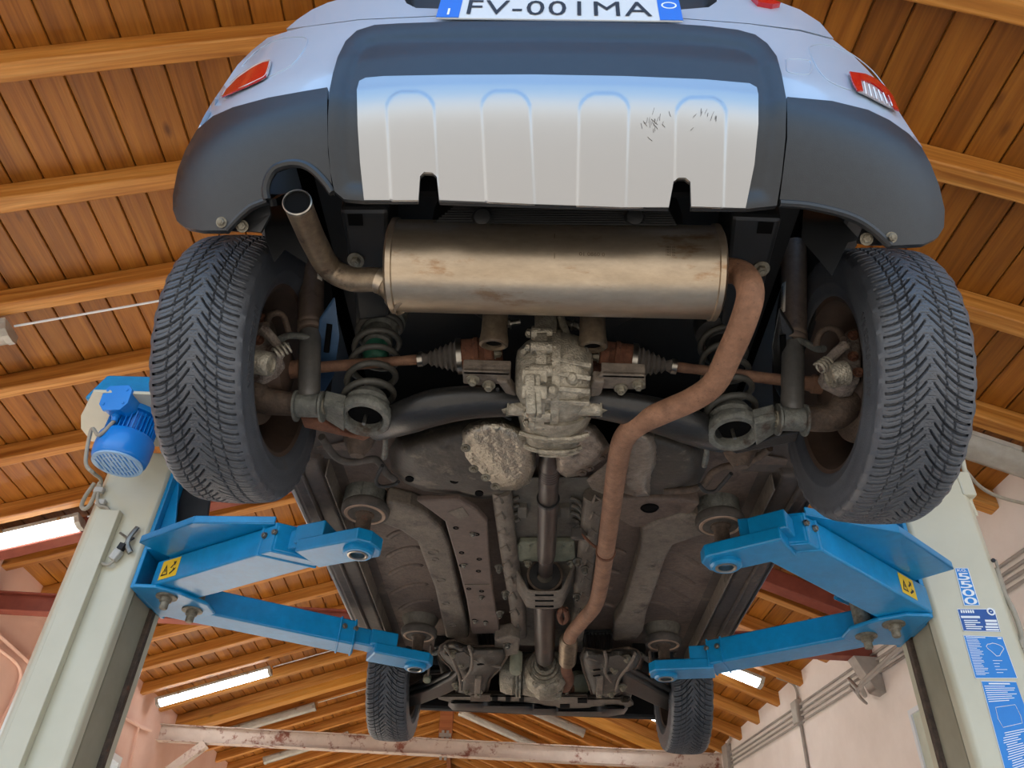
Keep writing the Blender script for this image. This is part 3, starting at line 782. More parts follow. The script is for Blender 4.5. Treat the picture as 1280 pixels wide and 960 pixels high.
def arm(t, P, S, kind):
    """kind 'rear' (towards the camera) or 'front'"""
    if kind == 'rear':
        und = [(208, 727), (340, 688), (386, 706), (236, 747)] if S < 0 else [(1150, 757), (1010, 678), (940, 718), (1088, 770)]
        zb, h = ZA, .092
    else:
        und = [(252, 766), (443, 806), (430, 816), (248, 779)] if S < 0 else [(1072, 795), (884, 831), (896, 840), (1074, 806)]
        zb, h = ZA, .095
    A, B, C_, D_ = [at(*p, z=zb) for p in und]       # near edge A (post) - B (tip), far edge D_ - C_
    ax = (B-A).normalized(); side = V((0, 0, 1)).cross(ax).normalized()
    if side.dot(D_-A) < 0: side = -side
    wdt = .15 if kind == 'rear' else .125
    Lr = (B-A).length
    up = V((0, 0, 1))
    A0 = A - ax*.03
    A = A - ax*(.09 if kind == 'rear' else .12)
    g = G()
    o0, o1 = A, B
    # tube with an oblique tip
    tip = .10 if kind == 'rear' else .03
    poly = [A, B, B+side*wdt+ax*tip, A+side*wdt]
    g.prism(poly, up*h)
    a = obj('arm', g, MT['blue'], t, sm=0, bevel=.007, bseg=3)
    # folded edge collar at the tip
    g = G()
    for s in (.012, .07):
        g.prism([B-ax*s-side*.004-up*.004, B-ax*(s-.008)-side*.004-up*.004, B-ax*(s-.008)+side*(wdt+.004)+ax*tip-up*.004, B-ax*s+side*(wdt+.004)+ax*tip-up*.004], up*(h+.008))
    obj('collar', g, MT['blue'], a, sm=0, bevel=.003)
    for s in (.05, .005):
        obj('stop_screw', G().bolt(B-ax*s+up*(h*.66)-side*.001, -side, .009, .008, 1.2), MT['zinc'], a)
    if kind == 'rear':
        # foot guard: plate on top of the arm overhanging towards the near side, folded lip
        ov = .13
        pl = [A0-side*ov*.95, A0+ax*(Lr*.56)-side*ov, B-ax*.02, B-ax*.02+side*wdt*.5, A0+side*wdt*.5]
        g = G().prism([p+up*(h+.002) for p in pl], up*.008)
        e0, e1, e2 = [p+up*(h+.002) for p in pl[:3]]
        for p, q in ((e0, e1), (e1, e2)):
            d = (q-p).normalized(); n = up.cross(d).normalized()
            if n.dot(side) < 0: n = -n
            g.prism([p, q, q+n*.006, p+n*.006], up*.028)
        obj('foot_guard', g, MT['blue'], a, sm=0, bevel=.003)
        # yellow warning sticker on the near side, post end
        s0 = .040 if S < 0 else .100
        c0 = A+ax*(s0+.045)-side*.0012+up*(h*.52)
        xd = ax if S < 0 else -ax
        M = plane_M(c0, xd, up)
        if (M.to_3x3() @ V((0, 0, 1))).dot(side) > 0: M = plane_M(c0, -xd, up)
        g = G().add([M @ V(p) for p in ((-.047, -.034, 0), (.047, -.034, 0), (.047, .034, 0), (-.047, .034, 0))], [(0, 1, 2, 3)])
        st = obj('warning_sticker', g, MT['yellow'], a, sm=0)
        g = G()
        def flat(pts):
            g.add([M @ V((x, y, .0008)) for x, y in pts], [tuple(range(len(pts)))])
        # triangle outline with a mark inside, and a zig-zag hand symbol beside it
        tri = [(-.038, -.022), (-.002, -.022), (-.020, .018)]; tin = [(-.031, -.017), (-.009, -.017), (-.020, .007)]
        for i in range(3): flat([tri[i], tri[(i+1) % 3], tin[(i+1) % 3], tin[i]])
        flat([(-.023, -.010), (-.017, -.010), (-.018, .000), (-.022, .000)])
        flat([(.004, .002), (.018, .014), (.014, .022), (.030, .020), (.026, .004), (.022, .010), (.010, -.002)])
        flat([(.010, -.024), (.034, -.010), (.036, -.002), (.028, -.006), (.022, .000), (.020, -.010), (.006, -.018)])
        obj('symbols', g, MT['ink'], a, sm=0)
    # extension arm sliding out of the tube
    w2 = wdt*.62; tipp = B+side*(wdt*.5)+ax*(tip*.4)
    padpx = {(-1, 'rear'): (457, 638), (1, 'rear'): (900, 652), (-1, 'front'): (524, 791), (1, 'front'): (829, 802)}[(S, kind)]
    pad = at(*padpx, z=1.15)
    tgt = V((pad.x, pad.y, zb)); dd = (tgt-tipp); L2 = dd.length; d = dd.normalized(); sd = up.cross(d).normalized()
    if sd.dot(side) < 0: sd = -sd
    g = G()
    st_ = tipp-ax*.25
    g.prism([st_-side*w2/2+up*.014, tipp+d*(L2-.14)-sd*w2/2+up*.014, tipp+d*(L2-.14)+sd*w2/2+up*.014, st_+side*w2/2+up*.014], up*(h-.028))
    ex = obj('extension', g, MT['blue'], a, sm=0, bevel=.006)
    # end plate with a threaded ring, stepping up
    hw = .062
    e = [tgt-d*.19-sd*hw, tgt+d*.035-sd*hw, tgt+d*.062-sd*hw*.45, tgt+d*.062+sd*hw*.45, tgt+d*.035+sd*hw, tgt-d*.19+sd*hw]
    g = G().prism([p-up*.014 for p in e], up*.042)
    f = [tgt-d*.21-sd*hw*.9, tgt-d*.10-sd*hw*.9, tgt-d*.12+sd*hw*.9, tgt-d*.21+sd*hw*.9]
    g.prism([p+up*.02 for p in f], up*.06)
    obj('end_plate', g, MT['blue'], a, sm=0, bevel=.005)
    g = G().ringlathe(tgt-up*.014, (0, 0, -1), [(.030, -.046), (.046, -.046), (.046, .010), (.040, .016), (.030, .016)], 32)
    obj('ring', g, MT['blue'], a, sm=40)
    g = G().ringlathe(tgt-up*.014, (0, 0, -1), [(.022, -.046), (.031, -.046), (.031, .018), (.026, .019), (.022, .016)], 32)
    g.lathe(tgt+up*.01, (0, 0, 1), [(.022, 0), (.022, .005)], 24)
    obj('bush', g, MT['bright_steel'], a, sm=40)
    # lifting pad: threaded stem, steel dish and rubber rim
    g = G()
    zt = 1.145
    st0 = zb+.012
    pr = [(.021, 0)]
    k = 0
    while st0+.004*k < zt-.02:
        pr += [(.021, .004*k+.001), (.0235, .004*k+.003)]; k += 1
    pr += [(.03, zt-st0-.016), (.03, zt-st0-.006)]
    g.lathe(V((tgt.x, tgt.y, st0)), up, pr, 20)
    obj('pad_stem', g, MT['grime'], a, sm=40)
    g = G().lathe(V((tgt.x, tgt.y, zt-.008)), up, [(.028, -.003), (.034, 0), (.05, .002), (.054, -.004), (.062, -.004), (.066, .0), (.066, .012)], 40)
    obj('pad_dish', g, MT['padsteel'], a, sm=40)
    g = G().lathe(V((tgt.x, tgt.y, zt-.004)), up, [(.067, -.006), (.072, -.004), (.074, .004), (.074, .018), (.068, .026), (.05, .028)], 40)
    obj('rubber_pad', g, MT['dustrubber'], a, sm=40)
    return a
MATS['padsteel'] = mat('worn_pad_steel', '#a58c78', '#8a7564', scale=30, rough=.55, metal=.3, c3='#5b4a3e', c3s=22, c3t=.6)

LT, LPOST, LCAR, LP = lift(-1)
arm(LT, LP, -1, 'rear'); arm(LT, LP, -1, 'front')
RT, RPOST, RCAR, RP = lift(1)
arm(RT, RP, 1, 'rear'); arm(RT, RP, 1, 'front')

# --- left post: cable duct, motor, top plate, gearbox cover, limit switch
yf = YP-.001
dl = at(124, 636, y=yf-.03); dr = at(150, 637, y=yf-.03)
g = G().prism([V((dl.x, yf, -CH)), V((dl.x, yf-.03, -CH)), V((dr.x, yf-.03, -CH)), V((dr.x, yf, -CH))], (0, 0, dr.z+CH))
obj('cable_duct', g, MT['beige'], LT, sm=0, bevel=.003)
# octagonal plate and gearbox cover
zp = 1.565
pl = [(116, 490), (215, 494), (225, 530), (215, 560), (114, 552), (101, 536), (101, 520)]
g = G().prism([at(*p, z=zp) for p in pl], (0, 0, .012)); obj('top_plate', g, MT['beige'], LT, sm=0, bevel=.002)
a_ = at(116, 490, z=zp); b_ = at(215, 494, z=zp)
g = G(); y_ = a_.y+.05; q = [V((-1.60, y_, zp+.012)), V((-1.28, y_, zp+.012)), V((-1.28, y_+.3, zp+.012)), V((-1.60, y_+.3, zp+.012))]
tp = [V((-1.56, y_+.01, zp+.125)), V((-1.30, y_+.01, zp+.125)), V((-1.30, y_+.28, zp+.125)), V((-1.56, y_+.28, zp+.125))]
g.add(q+tp, [(3, 2, 1, 0), (4, 5, 6, 7), (0, 1, 5, 4), (1, 2, 6, 5), (2, 3, 7, 6), (3, 0, 4, 7)])
obj('gearbox_cover', g, MT['blue'], LT, sm=0, bevel=.012, bseg=3)
# motor, hanging from the plate
mz = 1.36; mc = at(146, 580, z=mz); R_m = .083
mx, my = mc.x+.002, mc.y
up = V((0, 0, 1))
g = G(); top = zp-mz
g.lathe(V((mx, my, mz)), up, [(R_m*.72, .10), (R_m*.80, .10), (R_m*.80, top-.02), (R_m*1.0, top-.02), (R_m*1.0, top)], 40)
mot = obj('motor', g, MT['bluemotor'], LT, sm=40)
g = G()
for i in range(36):
    a = 2*PI*i/36; r = V((math.cos(a), math.sin(a), 0)); tt = V((-math.sin(a), math.cos(a), 0)); c = V((mx, my, mz))
    g.prism([c+r*R_m*.78+tt*.0022+up*.085, c+r*R_m*1.0+tt*.0014+up*.085, c+r*R_m*1.0-tt*.0014+up*.085, c+r*R_m*.78-tt*.0022+up*.085], up*(top-.115))
obj('cooling_fins', g, MT['bluemotor'], mot, sm=0)
g = G().lathe(V((mx, my, mz)), up, [(R_m*.86, -.002), (R_m*.98, .002), (R_m*1.08, .016), (R_m*1.12, .04), (R_m*1.12, .092), (R_m*1.06, .10), (R_m*1.0, .10), (R_m*1.0, .04)], 48)
g.lathe(V((mx, my, mz+.012)), up, [(0, 0), (R_m*1.02, .0)], 40)
obj('fan_cover', g, MT['bluemotor'], mot, sm=40)
g = G()
for k in range(-5, 6):
    x = k*.0135; hh = math.sqrt(max(0, (R_m*.9)**2-x*x))
    g.box((mx+x, my, mz-.001), (.0072, 2*hh, .006))
g.ringlathe(V((mx, my, mz-.003)), up, [(R_m*.84, 0), (R_m*1.0, 0), (R_m*1.0, .006), (R_m*.84, .006)], 40)
for r in (.018, .045): g.ringlathe(V((mx, my, mz-.003)), up, [(r, 0), (r+.006, 0), (r+.006, .005), (r, .005)], 28)
obj('fan_grille', g, mat('pale_blue_grille', '#8fb4d4', '#a2c0d8', rough=.5), mot, sm=0)
g = G().lathe(V((mx, my, mz+.004)), up, [(0, 0), (R_m*.95, 0)], 32); obj('fan_opening', g, MT['void'], mot, sm=0)
# junction box on the motor: octagonal box towards the camera
jc = V((mx-.012, my-R_m*.8, mz+.19)); nd = V((-.12, -1, -.1)).normalized(); xx = nd.cross(up).normalized(); yy = xx.cross(nd)
oc = [(-.05, -.02), (-.05, .03), (-.034, .048), (.034, .048), (.05, .03), (.05, -.02), (.03, -.045), (-.03, -.045)]
g = G().prism([jc+xx*a+yy*b for a, b in oc], nd*.052)
g.prism([jc+nd*.052+xx*a*1.06+yy*b*1.06 for a, b in oc], nd*.012)
for a, b in ((-.036, .03), (.036, .03), (-.036, -.022), (.036, -.022)): g.lathe(jc+nd*.064+xx*a+yy*b, nd, [(.005, 0), (.005, .003)], 10)
obj('terminal_box', g, MT['bluemotor'], mot, sm=0, bevel=.005)
g = G().lathe(jc+nd*.03-yy*.045, -yy, [(.014, 0), (.014, .012), (.011, .014), (.011, .028)], 12); obj('cable_gland', g, MT['bluemotor'], mot)
s0 = jc+nd*.03-yy*.07
pts = smooth([s0, s0+V((-.03, 0, -.06)), V((mx-R_m*1.2, my-.06, mz+.10)), V((mx-R_m*1.26, my-.03, mz+.03)), V((mx-R_m*1.1, my-.02, mz-.02)), V((mx-R_m*.8, my+.0, mz-.04)), at(124, 607, y=YP-.03)+V((0, 0, .02)), at(122, 622, y=YP-.02), at(124, 632, y=YP-.02), at(132, 634, y=YP-.015), at(138, 640, y=YP-.02)], 5)
obj('power_cable', G().tube(pts, .0065, 10), MT['wire'], LT)
pts = smooth([at(118, 604, y=YP+.02), at(107, 620, y=YP+.02), at(102, 632, y=YP+.0), at(106, 636, y=YP-.01), at(113, 630, y=YP-.01), at(121, 612, y=YP-.01), at(125, 603, y=YP-.01)], 5)
obj('power_cable', G().tube(pts, .0075, 10), MT['wire'], LT)
for p in ((124, 613), (126, 628)): obj('cable_clip', G().box(at(*p, y=YP-.012), (.035, .02, .022)), MT['lamp_body'], LT, sm=0, bevel=.004)
# limit switch with its cable
c = at(146, 692, y=YP-.012)
pts = smooth([at(126, 700, y=YP-.01), at(128, 704, y=YP-.015), at(135, 706, y=YP-.02), at(141, 702, y=YP-.02), at(146, 697, y=YP-.02)], 5)
obj('switch_cable', G().tube(pts, .0055, 8), MT['wire'], LT)
g = G().beam(at(140, 700, y=YP-.02), at(150, 688, y=YP-.02), .028, .028); obj('switch_body', g, MT['lamp_body'], LT, sm=0, bevel=.005)
g = G().beam(at(150, 687, y=YP-.02), at(155, 680, y=YP-.02), .02, .02); g.tube([at(155, 680, y=YP-.02), at(168, 672, y=YP-.02)], .004, 8)
obj('switch_plunger', g, MT['black'], LT, sm=40)
g = G().tube(smooth([at(172, 659, y=YP-.015), at(163, 670, y=YP-.02), at(159, 680, y=YP-.02), at(163, 691, y=YP-.02)], 4), .006, 8, sx=1.6)
g.tube(smooth([at(150, 666, y=YP-.015), at(157, 671, y=YP-.02), at(163, 677, y=YP-.02)], 4), .004, 8)
obj('switch_lever', g, MT['zinc'], LT, sm=40)

# --- right post: stickers
def quad_on_post(px4, dz=-.0015, y=YP):
    return [at(*p, y=y+dz) for p in px4]
def sticker(name, px4, m, parent=RPOST, rim=None):
    """px4: top left, top right, bottom right, bottom left as seen"""
    q = quad_on_post(px4, -.0012)
    ob = obj(name, G().add(q, [(0, 1, 2, 3)]), MT[m], parent, sm=0)
    return q
def qpt(q, u, v):   # u right 0..1, v down 0..1
    return q[0].lerp(q[1], u).lerp(q[3].lerp(q[2], u), v)
def rects(name, q, rs, m, lift_=.0006, parent=RPOST):
    g = G()
    for u0, v0, u1, v1 in rs:
        g.add([qpt(q, a, b)+V((0, -lift_, 0)) for a, b in ((u0, v0), (u1, v0), (u1, v1), (u0, v1))], [(0, 1, 2, 3)])
    if g.v: obj(name, g, MT[m], parent, sm=0)
def words(name, q, items, m, parent=RPOST, lift_=.0009):
    """items: (text, u, v, height in v, width in u)"""
    g = G()
    for txt, u, v, hv, wu in items:
        tg = text_geo(txt, 1.0, bold=.01)
        xs = [p.x for p in tg.v]; ys = [p.y for p in tg.v]
        if not xs: continue
        x0, x1, y0, y1 = min(xs), max(xs), min(ys), max(ys)
        vs = [qpt(q, u+((p.x-x0)/(x1-x0)-.5)*wu, v+(.5-(p.y-y0)/(y1-y0))*hv)+V((0, -lift_, 0)) for p in tg.v]
        g.add(vs, tg.f)
    obj(name, g, MT[m], parent, sm=0)
# capacity sticker: KG. over 5500, figures stacked
q = sticker('capacity_sticker', [(1193, 710), (1210, 710), (1225, 757), (1205, 757)], 'stickblue')
words('lettering', q, [('KG.', .5, .065, .075, .72), ('5', .5, .235, .19, .82), ('5', .5, .45, .19, .82), ('0', .5, .665, .19, .82), ('0', .5, .88, .19, .82)], 'paper')
rects('border', q, [(0, 0, 1, .012), (0, .988, 1, 1), (0, 0, .05, 1), (.95, 0, 1, 1)], 'paper')
# maker's plate
q = sticker('data_plate', [(1196, 761), (1243, 761), (1251, 790), (1204, 789)], 'stickdark')
rects('border', q, [(0, 0, 1, .025), (0, .975, 1, 1), (0, 0, .015, 1), (.985, 0, 1, 1)], 'paper')
rects('fields', q, [(.05, .32, .55, .42), (.66, .48, .97, .58), (.66, .62, .97, .72), (.62, .76, .97, .84), (.62, .88, .97, .95)], 'paper')
rects('print', q, [(.08+.062*k, .06, .08+.062*k+.045, .19) for k in range(6)]+[(.1, .50+.09*k, .1+(.36, .42, .28, .46, .4)[k], .545+.09*k) for k in range(5)], 'stickblue' if False else 'paper')
g = G().ringlathe(qpt(q, .88, .13)+V((0, -.0012, 0)), (0, -1, 0), [(.008, 0), (.013, 0), (.013, .0005), (.008, .0005)], 24)
g.tube([qpt(q, .86, .13)+V((0, -.0015, 0)), qpt(q, .90, .13)+V((0, -.0015, 0))], .0016, 6); obj('round_mark', g, MT['paper'], RPOST, sm=0)
# instruction sheet with a loading diagram
q = sticker('instruction_sheet', [(1204, 794), (1253, 796), (1272, 848), (1219, 848)], 'stickblue')
rects('border', q, [(0, 0, 1, .012), (0, .988, 1, 1), (0, 0, .012, 1), (.988, 0, 1, 1)], 'paper')
rl = random.Random(5)
rects('print', q, [(.05, .08+i*.036, .05+rl.uniform(.2, .34), .08+i*.036+.012) for i in range(24)]+[(.05, .03, .55, .05), (.86, .03, .96, .06)]+[(.55, .58+i*.07, .55+rl.uniform(.12, .3), .592+i*.07) for i in range(5)], 'paper')
g = G()
ring = [(.5, .25), (.55, .2), (.62, .19), (.68, .17), (.76, .18), (.84, .21), (.9, .25), (.92, .3), (.86, .36), (.8, .42), (.76, .47), (.68, .48), (.64, .43), (.58, .36), (.52, .3)]
g.tube([qpt(q, *p)+V((0, -.001, 0)) for p in ring], .0011, 6, closed=True); obj('diagram', g, MT['paper'], RPOST)
q = sticker('instruction_sheet', [(1226, 851), (1270, 852), (1310, 965), (1262, 985)], 'stickblue')
rects('border', q, [(0, 0, 1, .006), (0, 0, .012, 1)], 'paper')
rects('print', q, [(.2, .02, .8, .035)]+[(.06, .05+i*.022, .06+rl.uniform(.5, .85), .058+i*.022) for i in range(8)]+[(.15+rl.uniform(0, .1), .52+i*.022, .5+rl.uniform(0, .4), .528+i*.022) for i in range(20)], 'paper')
g = G().tube([qpt(q, *p)+V((0, -.001, 0)) for p in ((.2, .27), (.75, .26), (.8, .38), (.78, .46), (.25, .47), (.18, .38))], .0009, 6, closed=True); obj('diagram', g, MT['paper'], RPOST)
# clip and conduit along the outer edge of the right post
c = at(1206, 608, y=YP+.02)
g = G().box(c+V((-.005, 0, .0)), (.05, .05, .10)); obj('cable_clip', g, MT['beige'], RT, sm=0, bevel=.006)
pts = [at(1203, 575, y=YP+.02), at(1208, 600, y=YP+.02), at(1212, 625, y=YP+.03), at(1220, 645, y=YP+.05)]
obj('power_cable', G().tube(smooth(pts, 5), .009, 10), MT['beige'], RT)
pts = [at(1246, 712, y=YP+.04), at(1252, 735, y=YP+.03), at(1266, 762, y=YP+.02), at(1276, 790, y=YP+.02), at(1279, 810, y=YP+.02), at(1290, 850, y=YP+.02), at(1320, 960, y=YP+.02)]
obj('power_cable', G().tube(smooth(pts, 5), .0085, 10), MT['wire'], RT)
pts = [at(1244, 700, y=YP+.05), at(1258, 745, y=YP+.04), at(1262, 775, y=YP+.04), at(1285, 830, y=YP+.03)]
obj('power_cable', G().tube(smooth(pts, 5), .005, 8), MT['wire'], RT)
g = G().box(at(1278, 806, y=YP+.02), (.022, .02, .03)); obj('cable_clip', g, MT['wire'], RT, sm=0, bevel=.004)
g = G().lathe(at(1241, 701, y=YP), (0, -1, 0), [(.007, 0), (.007, .006)], 10); obj('screw', g, MT['ink'], RT)
# worn marks: cable over the top from the right post towards the wall
pts = [at(1200, 580, y=2.6), at(1225, 608, y=2.9), at(1252, 622, y=3.1), at(1300, 634, y=3.3)]
o = obj('overhead_cable', G().tube(smooth(pts, 5), .008, 8), MT['wire'], RT)
# ================================================================== the car
CAR = thing('car', (CX, 2.6, .80), 'white compact car raised on the blue lift, its underside and rear wheels facing the viewer', 'car')
HY, HZ, TR_ = 1.431, 1.130, .312         # rear hub and tyre radius
FY, FZ = 3.86, 1.205                     # front hub
HX = .713                                # half track

# ---------------------------------------------------------------- outer skin of the rear
WB = .832
def ybody(u, z):
    u += .006
    a = min(abs(u)/WB, 1.0)
    y = .80 + .43*(1-(1-a**2.7)**(1/2.7))
    if z < 1.405:
        y += .03*min(1.405-z, .10)+(.12*max(0, 1.288-z))
        t = max(0, 1.288-z); y += .64*(t-.06*(1-math.exp(-t/.06)))
    else: y += .10*(z-1.405)
    return y
def hit(px, py, off=0.0, dz=0):
    """where the ray of a pixel meets the rear skin moved outwards by off"""
    r = ray(px, py)
    def F(s):
        p = r*s; u = p.x-CX
        if abs(u) > WB+off: return -.02-(abs(u)-WB-off), True
        k = (WB)/(WB+off)
        return p.y-(ybody(u*k, p.z)-off), False
    s0, f0 = .9, F(.9)[0]; best = (abs(f0), .9); s = .9
    while s < 2.2:
        s1 = s+.01; f1 = F(s1)[0]
        if f0 < 0 <= f1:
            lo, hi = s, s1
            for _ in range(30):
                mid = (lo+hi)/2
                if F(mid)[0] < 0: lo = mid
                else: hi = mid
            return r*hi
        if abs(f1) < best[0]: best = (abs(f1), s1)
        s, f0 = s1, f1
    return r*best[1]
sk = lambda off: (lambda x, y: hit(x, y, off))

# white upper bumper and tailgate
BODY = [(246, 164), (254, 147), (263, 131), (280, 106), (297, 81), (316, 62), (335, 47), (360, 39), (380, 34), (450, 25), (560, 20), (690, 19), (830, 22), (935, 30), (1000, 39), (1042, 50),
        (1065, 68), (1085, 88), (1104, 110), (1122, 137), (1137, 160), (1153, 184), (1100, 175), (982, 140), (960, 140), (930, 120), (700, 120), (460, 118), (420, 120), (400, 130), (335, 150)]
g = patch(BODY, sk(0), 9); obj('rear_bumper', g, MT['white'], CAR, sm=50, solid=.012, skin=True)
GATE = [(358, 36), (372, 24), (390, 12), (410, 3), (436, -4), (460, -60), (700, -90), (950, -60), (968, 0), (1000, 12), (1025, 28), (1042, 48), (1000, 37), (935, 29), (830, 21), (690, 18), (560, 19), (450, 24)]
def gate(x, y):
    p = hit(x, y, -.006); return p
pocket = [(505, -50), (503, -6), (508, 4), (520, 10), (552, 11), (850, 12), (886, 9), (896, 2), (898, -50)]
g = patch(GATE, gate, 9, holes=[pocket]); gt = obj('tailgate', g, MT['white'], CAR, sm=50, solid=.012, skin=True)
def pk(x, y):
    d = min(1, edist(x, y, pocket)/9); p = hit(x, y, -.006); return p+V((0, 1, 0))*(.05*d)
obj('plate_recess', patch(pocket, pk, 6), MT['plastic'], gt, sm=50)
g = G()
for a, b in ((600, 652), (668, 735), (752, 800)): g.add([hit(a, -2, -.03), hit(b, -2, -.03), hit(b, 4, -.03), hit(a, 4, -.03)], [(0, 1, 2, 3)])
obj('plate_lamp', g, MT['clear'], gt, sm=0, solid=.006)
# licence plate
pq = [hit(556, 7.5, .012), hit(846, 10.5, .012), hit(854, 26, .014), hit(545, 22, .014)]
# flatten: the real plate is a flat rectangle
c = (pq[0]+pq[1]+pq[2]+pq[3])/4; xd = (pq[2]-pq[3]).normalized(); n_ = xd.cross(V((0, .08, 1)).normalized()); yd = n_.cross(xd).normalized()*-1
if yd.z < 0: yd = -yd
wd = (pq[2]-pq[3]).length; ht = .105
c = (pq[2]+pq[3])/2+yd*(ht/2)
M = plane_M(c, xd, yd); nz = M.to_3x3() @ V((0, 0, 1))
if nz.y > 0: pass
def pr(x0, x1, y0, y1, z0, z1):
    return G().prism([M @ V(p) for p in ((x0, y0, z0), (x1, y0, z0), (x1, y1, z0), (x0, y1, z0))], M.to_3x3() @ V((0, 0, z1-z0)))
sgn = 1 if nz.y < 0 else -1
lp = obj('licence_plate', pr(-wd/2, wd/2, -ht/2, ht/2, -.004*sgn, 0), MT['plate'], CAR, sm=0, bevel=.0015)
bwid = .048*wd/.52
for x0, x1 in ((-wd/2, -wd/2+bwid), (wd/2-bwid, wd/2)):
    obj('blue_band', pr(x0, x1, -ht/2+.001, ht/2-.001, 0, .001*sgn), MT['plateblue'], lp, sm=0)
g = G(); tg = text_geo('FV-001MA', 1.0, spacing=1.08, bold=.0)
xs = [p.x for p in tg.v]; ys = [p.y for p in tg.v]; x0, x1, y0, y1 = min(xs), max(xs), min(ys), max(ys)
TW, TH = (wd-2*bwid)*.93, ht*.68
g.add([M @ V((((p.x-x0)/(x1-x0)-.5)*TW, ((p.y-y0)/(y1-y0)-.5)*TH, .0014*sgn)) for p in tg.v], tg.f); obj('lettering', g, MT['ink'], lp, sm=0)
g = G(); tg = text_geo('I', .045); g.add([M @ (V((p.x-wd/2+bwid*.5, p.y-ht*.26, .0018*sgn))) for p in tg.v], tg.f)
g.join(G().ringlathe(M @ V((wd/2-bwid*.5, ht*.18, .0014*sgn)), nz, [(.013, -.0006), (.016, -.0006), (.016, .0006), (.013, .0006)], 24)); obj('band_marks', g, MT['paper'], lp, sm=0)

# near-black sheet added inside the bumper so the cut-outs look shaded
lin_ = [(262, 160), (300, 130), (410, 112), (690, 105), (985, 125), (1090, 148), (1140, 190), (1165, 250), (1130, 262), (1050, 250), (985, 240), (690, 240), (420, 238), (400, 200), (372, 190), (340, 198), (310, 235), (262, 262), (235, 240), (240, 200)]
obj('bumper_shade_backing', patch(lin_, sk(-.045), 12), MT['void'], CAR, sm=50, solid=.02, skin=True)
# black plastic corner claddings
CL = [(246, 162), (266, 145), (291, 134), (335, 122), (379, 114), (409, 109), (409, 140), (410, 190), (416, 240), (407, 228), (391, 212), (376, 205), (360, 205), (344, 211), (335, 224), (332, 238), (334, 251), (324, 254), (313, 259), (300, 270), (283, 288), (252, 288), (232, 284), (221, 276), (216, 262), (216, 244), (222, 212), (232, 187)]
CRR = [(984, 121), (1040, 126), (1085, 137), (1112, 150), (1136, 167), (1152, 184), (1163, 204), (1174, 232), (1181, 262), (1180, 284), (1172, 297), (1155, 305), (1113, 307), (1095, 290), (1075, 276), (1050, 266), (1010, 257), (974, 254), (979, 215), (984, 172)]
def clad(x, y): return hit(x, y, .010)
cl = obj('corner_cladding', patch(CL, clad, 8), MT['cladding'], CAR, sm=50, solid=.014, skin=True, label='left black bumper corner with the tailpipe cut-out')
cr = obj('corner_cladding', patch(CRR, clad, 8), MT['cladding'], CAR, sm=50, solid=.014, skin=True, label='right black bumper corner without cut-out')
# rolled rim round the tailpipe cut-out and along the lower edges
def rimtube(pts, par, r=.006, off=.008, m='cladding', name='rolled_edge'):
    return obj(name, G().tube(smooth([hit(x, y, off) for x, y in pts], 3), r, 8), MT[m], par)
rimtube([(416, 241), (407, 228), (391, 212), (376, 205), (360, 205), (344, 211), (335, 224), (332, 238), (334, 250)], cl, .008)
rimtube([(334, 250), (324, 254), (313, 259), (300, 270), (284, 287)], cl, .006)
rimtube([(974, 254), (1010, 257), (1050, 266), (1075, 276), (1095, 290), (1112, 306)], cr, .007)
for par, ps in ((cl, ((277, 278),)), (cr, ((1114, 297),))):
    for p in ps:
        obj('fastener', G().bolt(hit(*p, .012), V((0, -.8, -.6)), .007, .006, 1.5), MT['dirtybolt'], par)
# arch liner flaps at the lower corners
for pts, lb in (([(281, 288), (300, 270), (316, 262), (336, 252), (338, 268), (326, 290), (312, 289)], -1), ([(1072, 303), (1080, 282), (1094, 290), (1113, 306), (1085, 306)], 1)):
    P3 = [hit(*p, -.02) for p in pts]
    obj('liner_flap', G().prism(P3, V((0, .006, .004))), MT['plastic'], CAR, sm=0)
for p in ((303, 283), (1083, 299)):
    obj('fastener', G().bolt(hit(*p, -.012), V((0, -.8, -.6)), .008, .006, 1.5), MT['dirtybolt'], CAR)

# centre panel: black frame round the silver plate
CE = [(418, 239), (413, 215), (410, 180), (410, 145), (412, 112), (416, 92), (422, 71), (432, 51), (446, 38), (468, 31), (500, 29), (560, 27), (690, 26), (830, 29), (880, 32), (922, 37), (944, 43), (959, 54), (971, 70), (977, 92), (983, 124), (982, 172), (977, 220), (971, 257), (933, 261), (864, 260), (863.5, 227), (857, 222), (848, 222), (842, 227), (836, 260), (700, 257), (549, 252), (546.5, 221), (540, 215.5), (530, 215), (524.5, 220), (522, 251), (455, 251), (430, 249)]
CE0 = [p for p in CE if not (215 <= p[1] <= 227 and (520 < p[0] < 550 or 840 < p[0] < 866))]
def cen(x, y):
    d = edist(x, y, CE0)
    k = min(1, d/22); off = .020-.010*k*k
    if y > 238 and d < 8: off = .02
    return hit(x, y, off)
cp = obj('bumper_insert', patch(CE, cen, 5), MT['cladding'], CAR, sm=40, solid=.012, skin=True)
slot = [(468, 36), (560, 34), (690, 34.5), (800, 37), (880, 41), (926, 44), (936, 53), (930, 50), (880, 46.5), (800, 43), (690, 40), (560, 40), (480, 42), (460, 45)]
obj('painted_slot', patch(slot, sk(.0118), 4), MT['tank'], cp, sm=40, solid=.002, skin=True)  # flat strip, its dark tone imitates the shaded recess of a slot
rimtube([(464, 37), (560, 33.5), (690, 34), (800, 36.5), (880, 40), (928, 43.5)], cp, .0016, .0115, 'cladding', 'slot_edge')
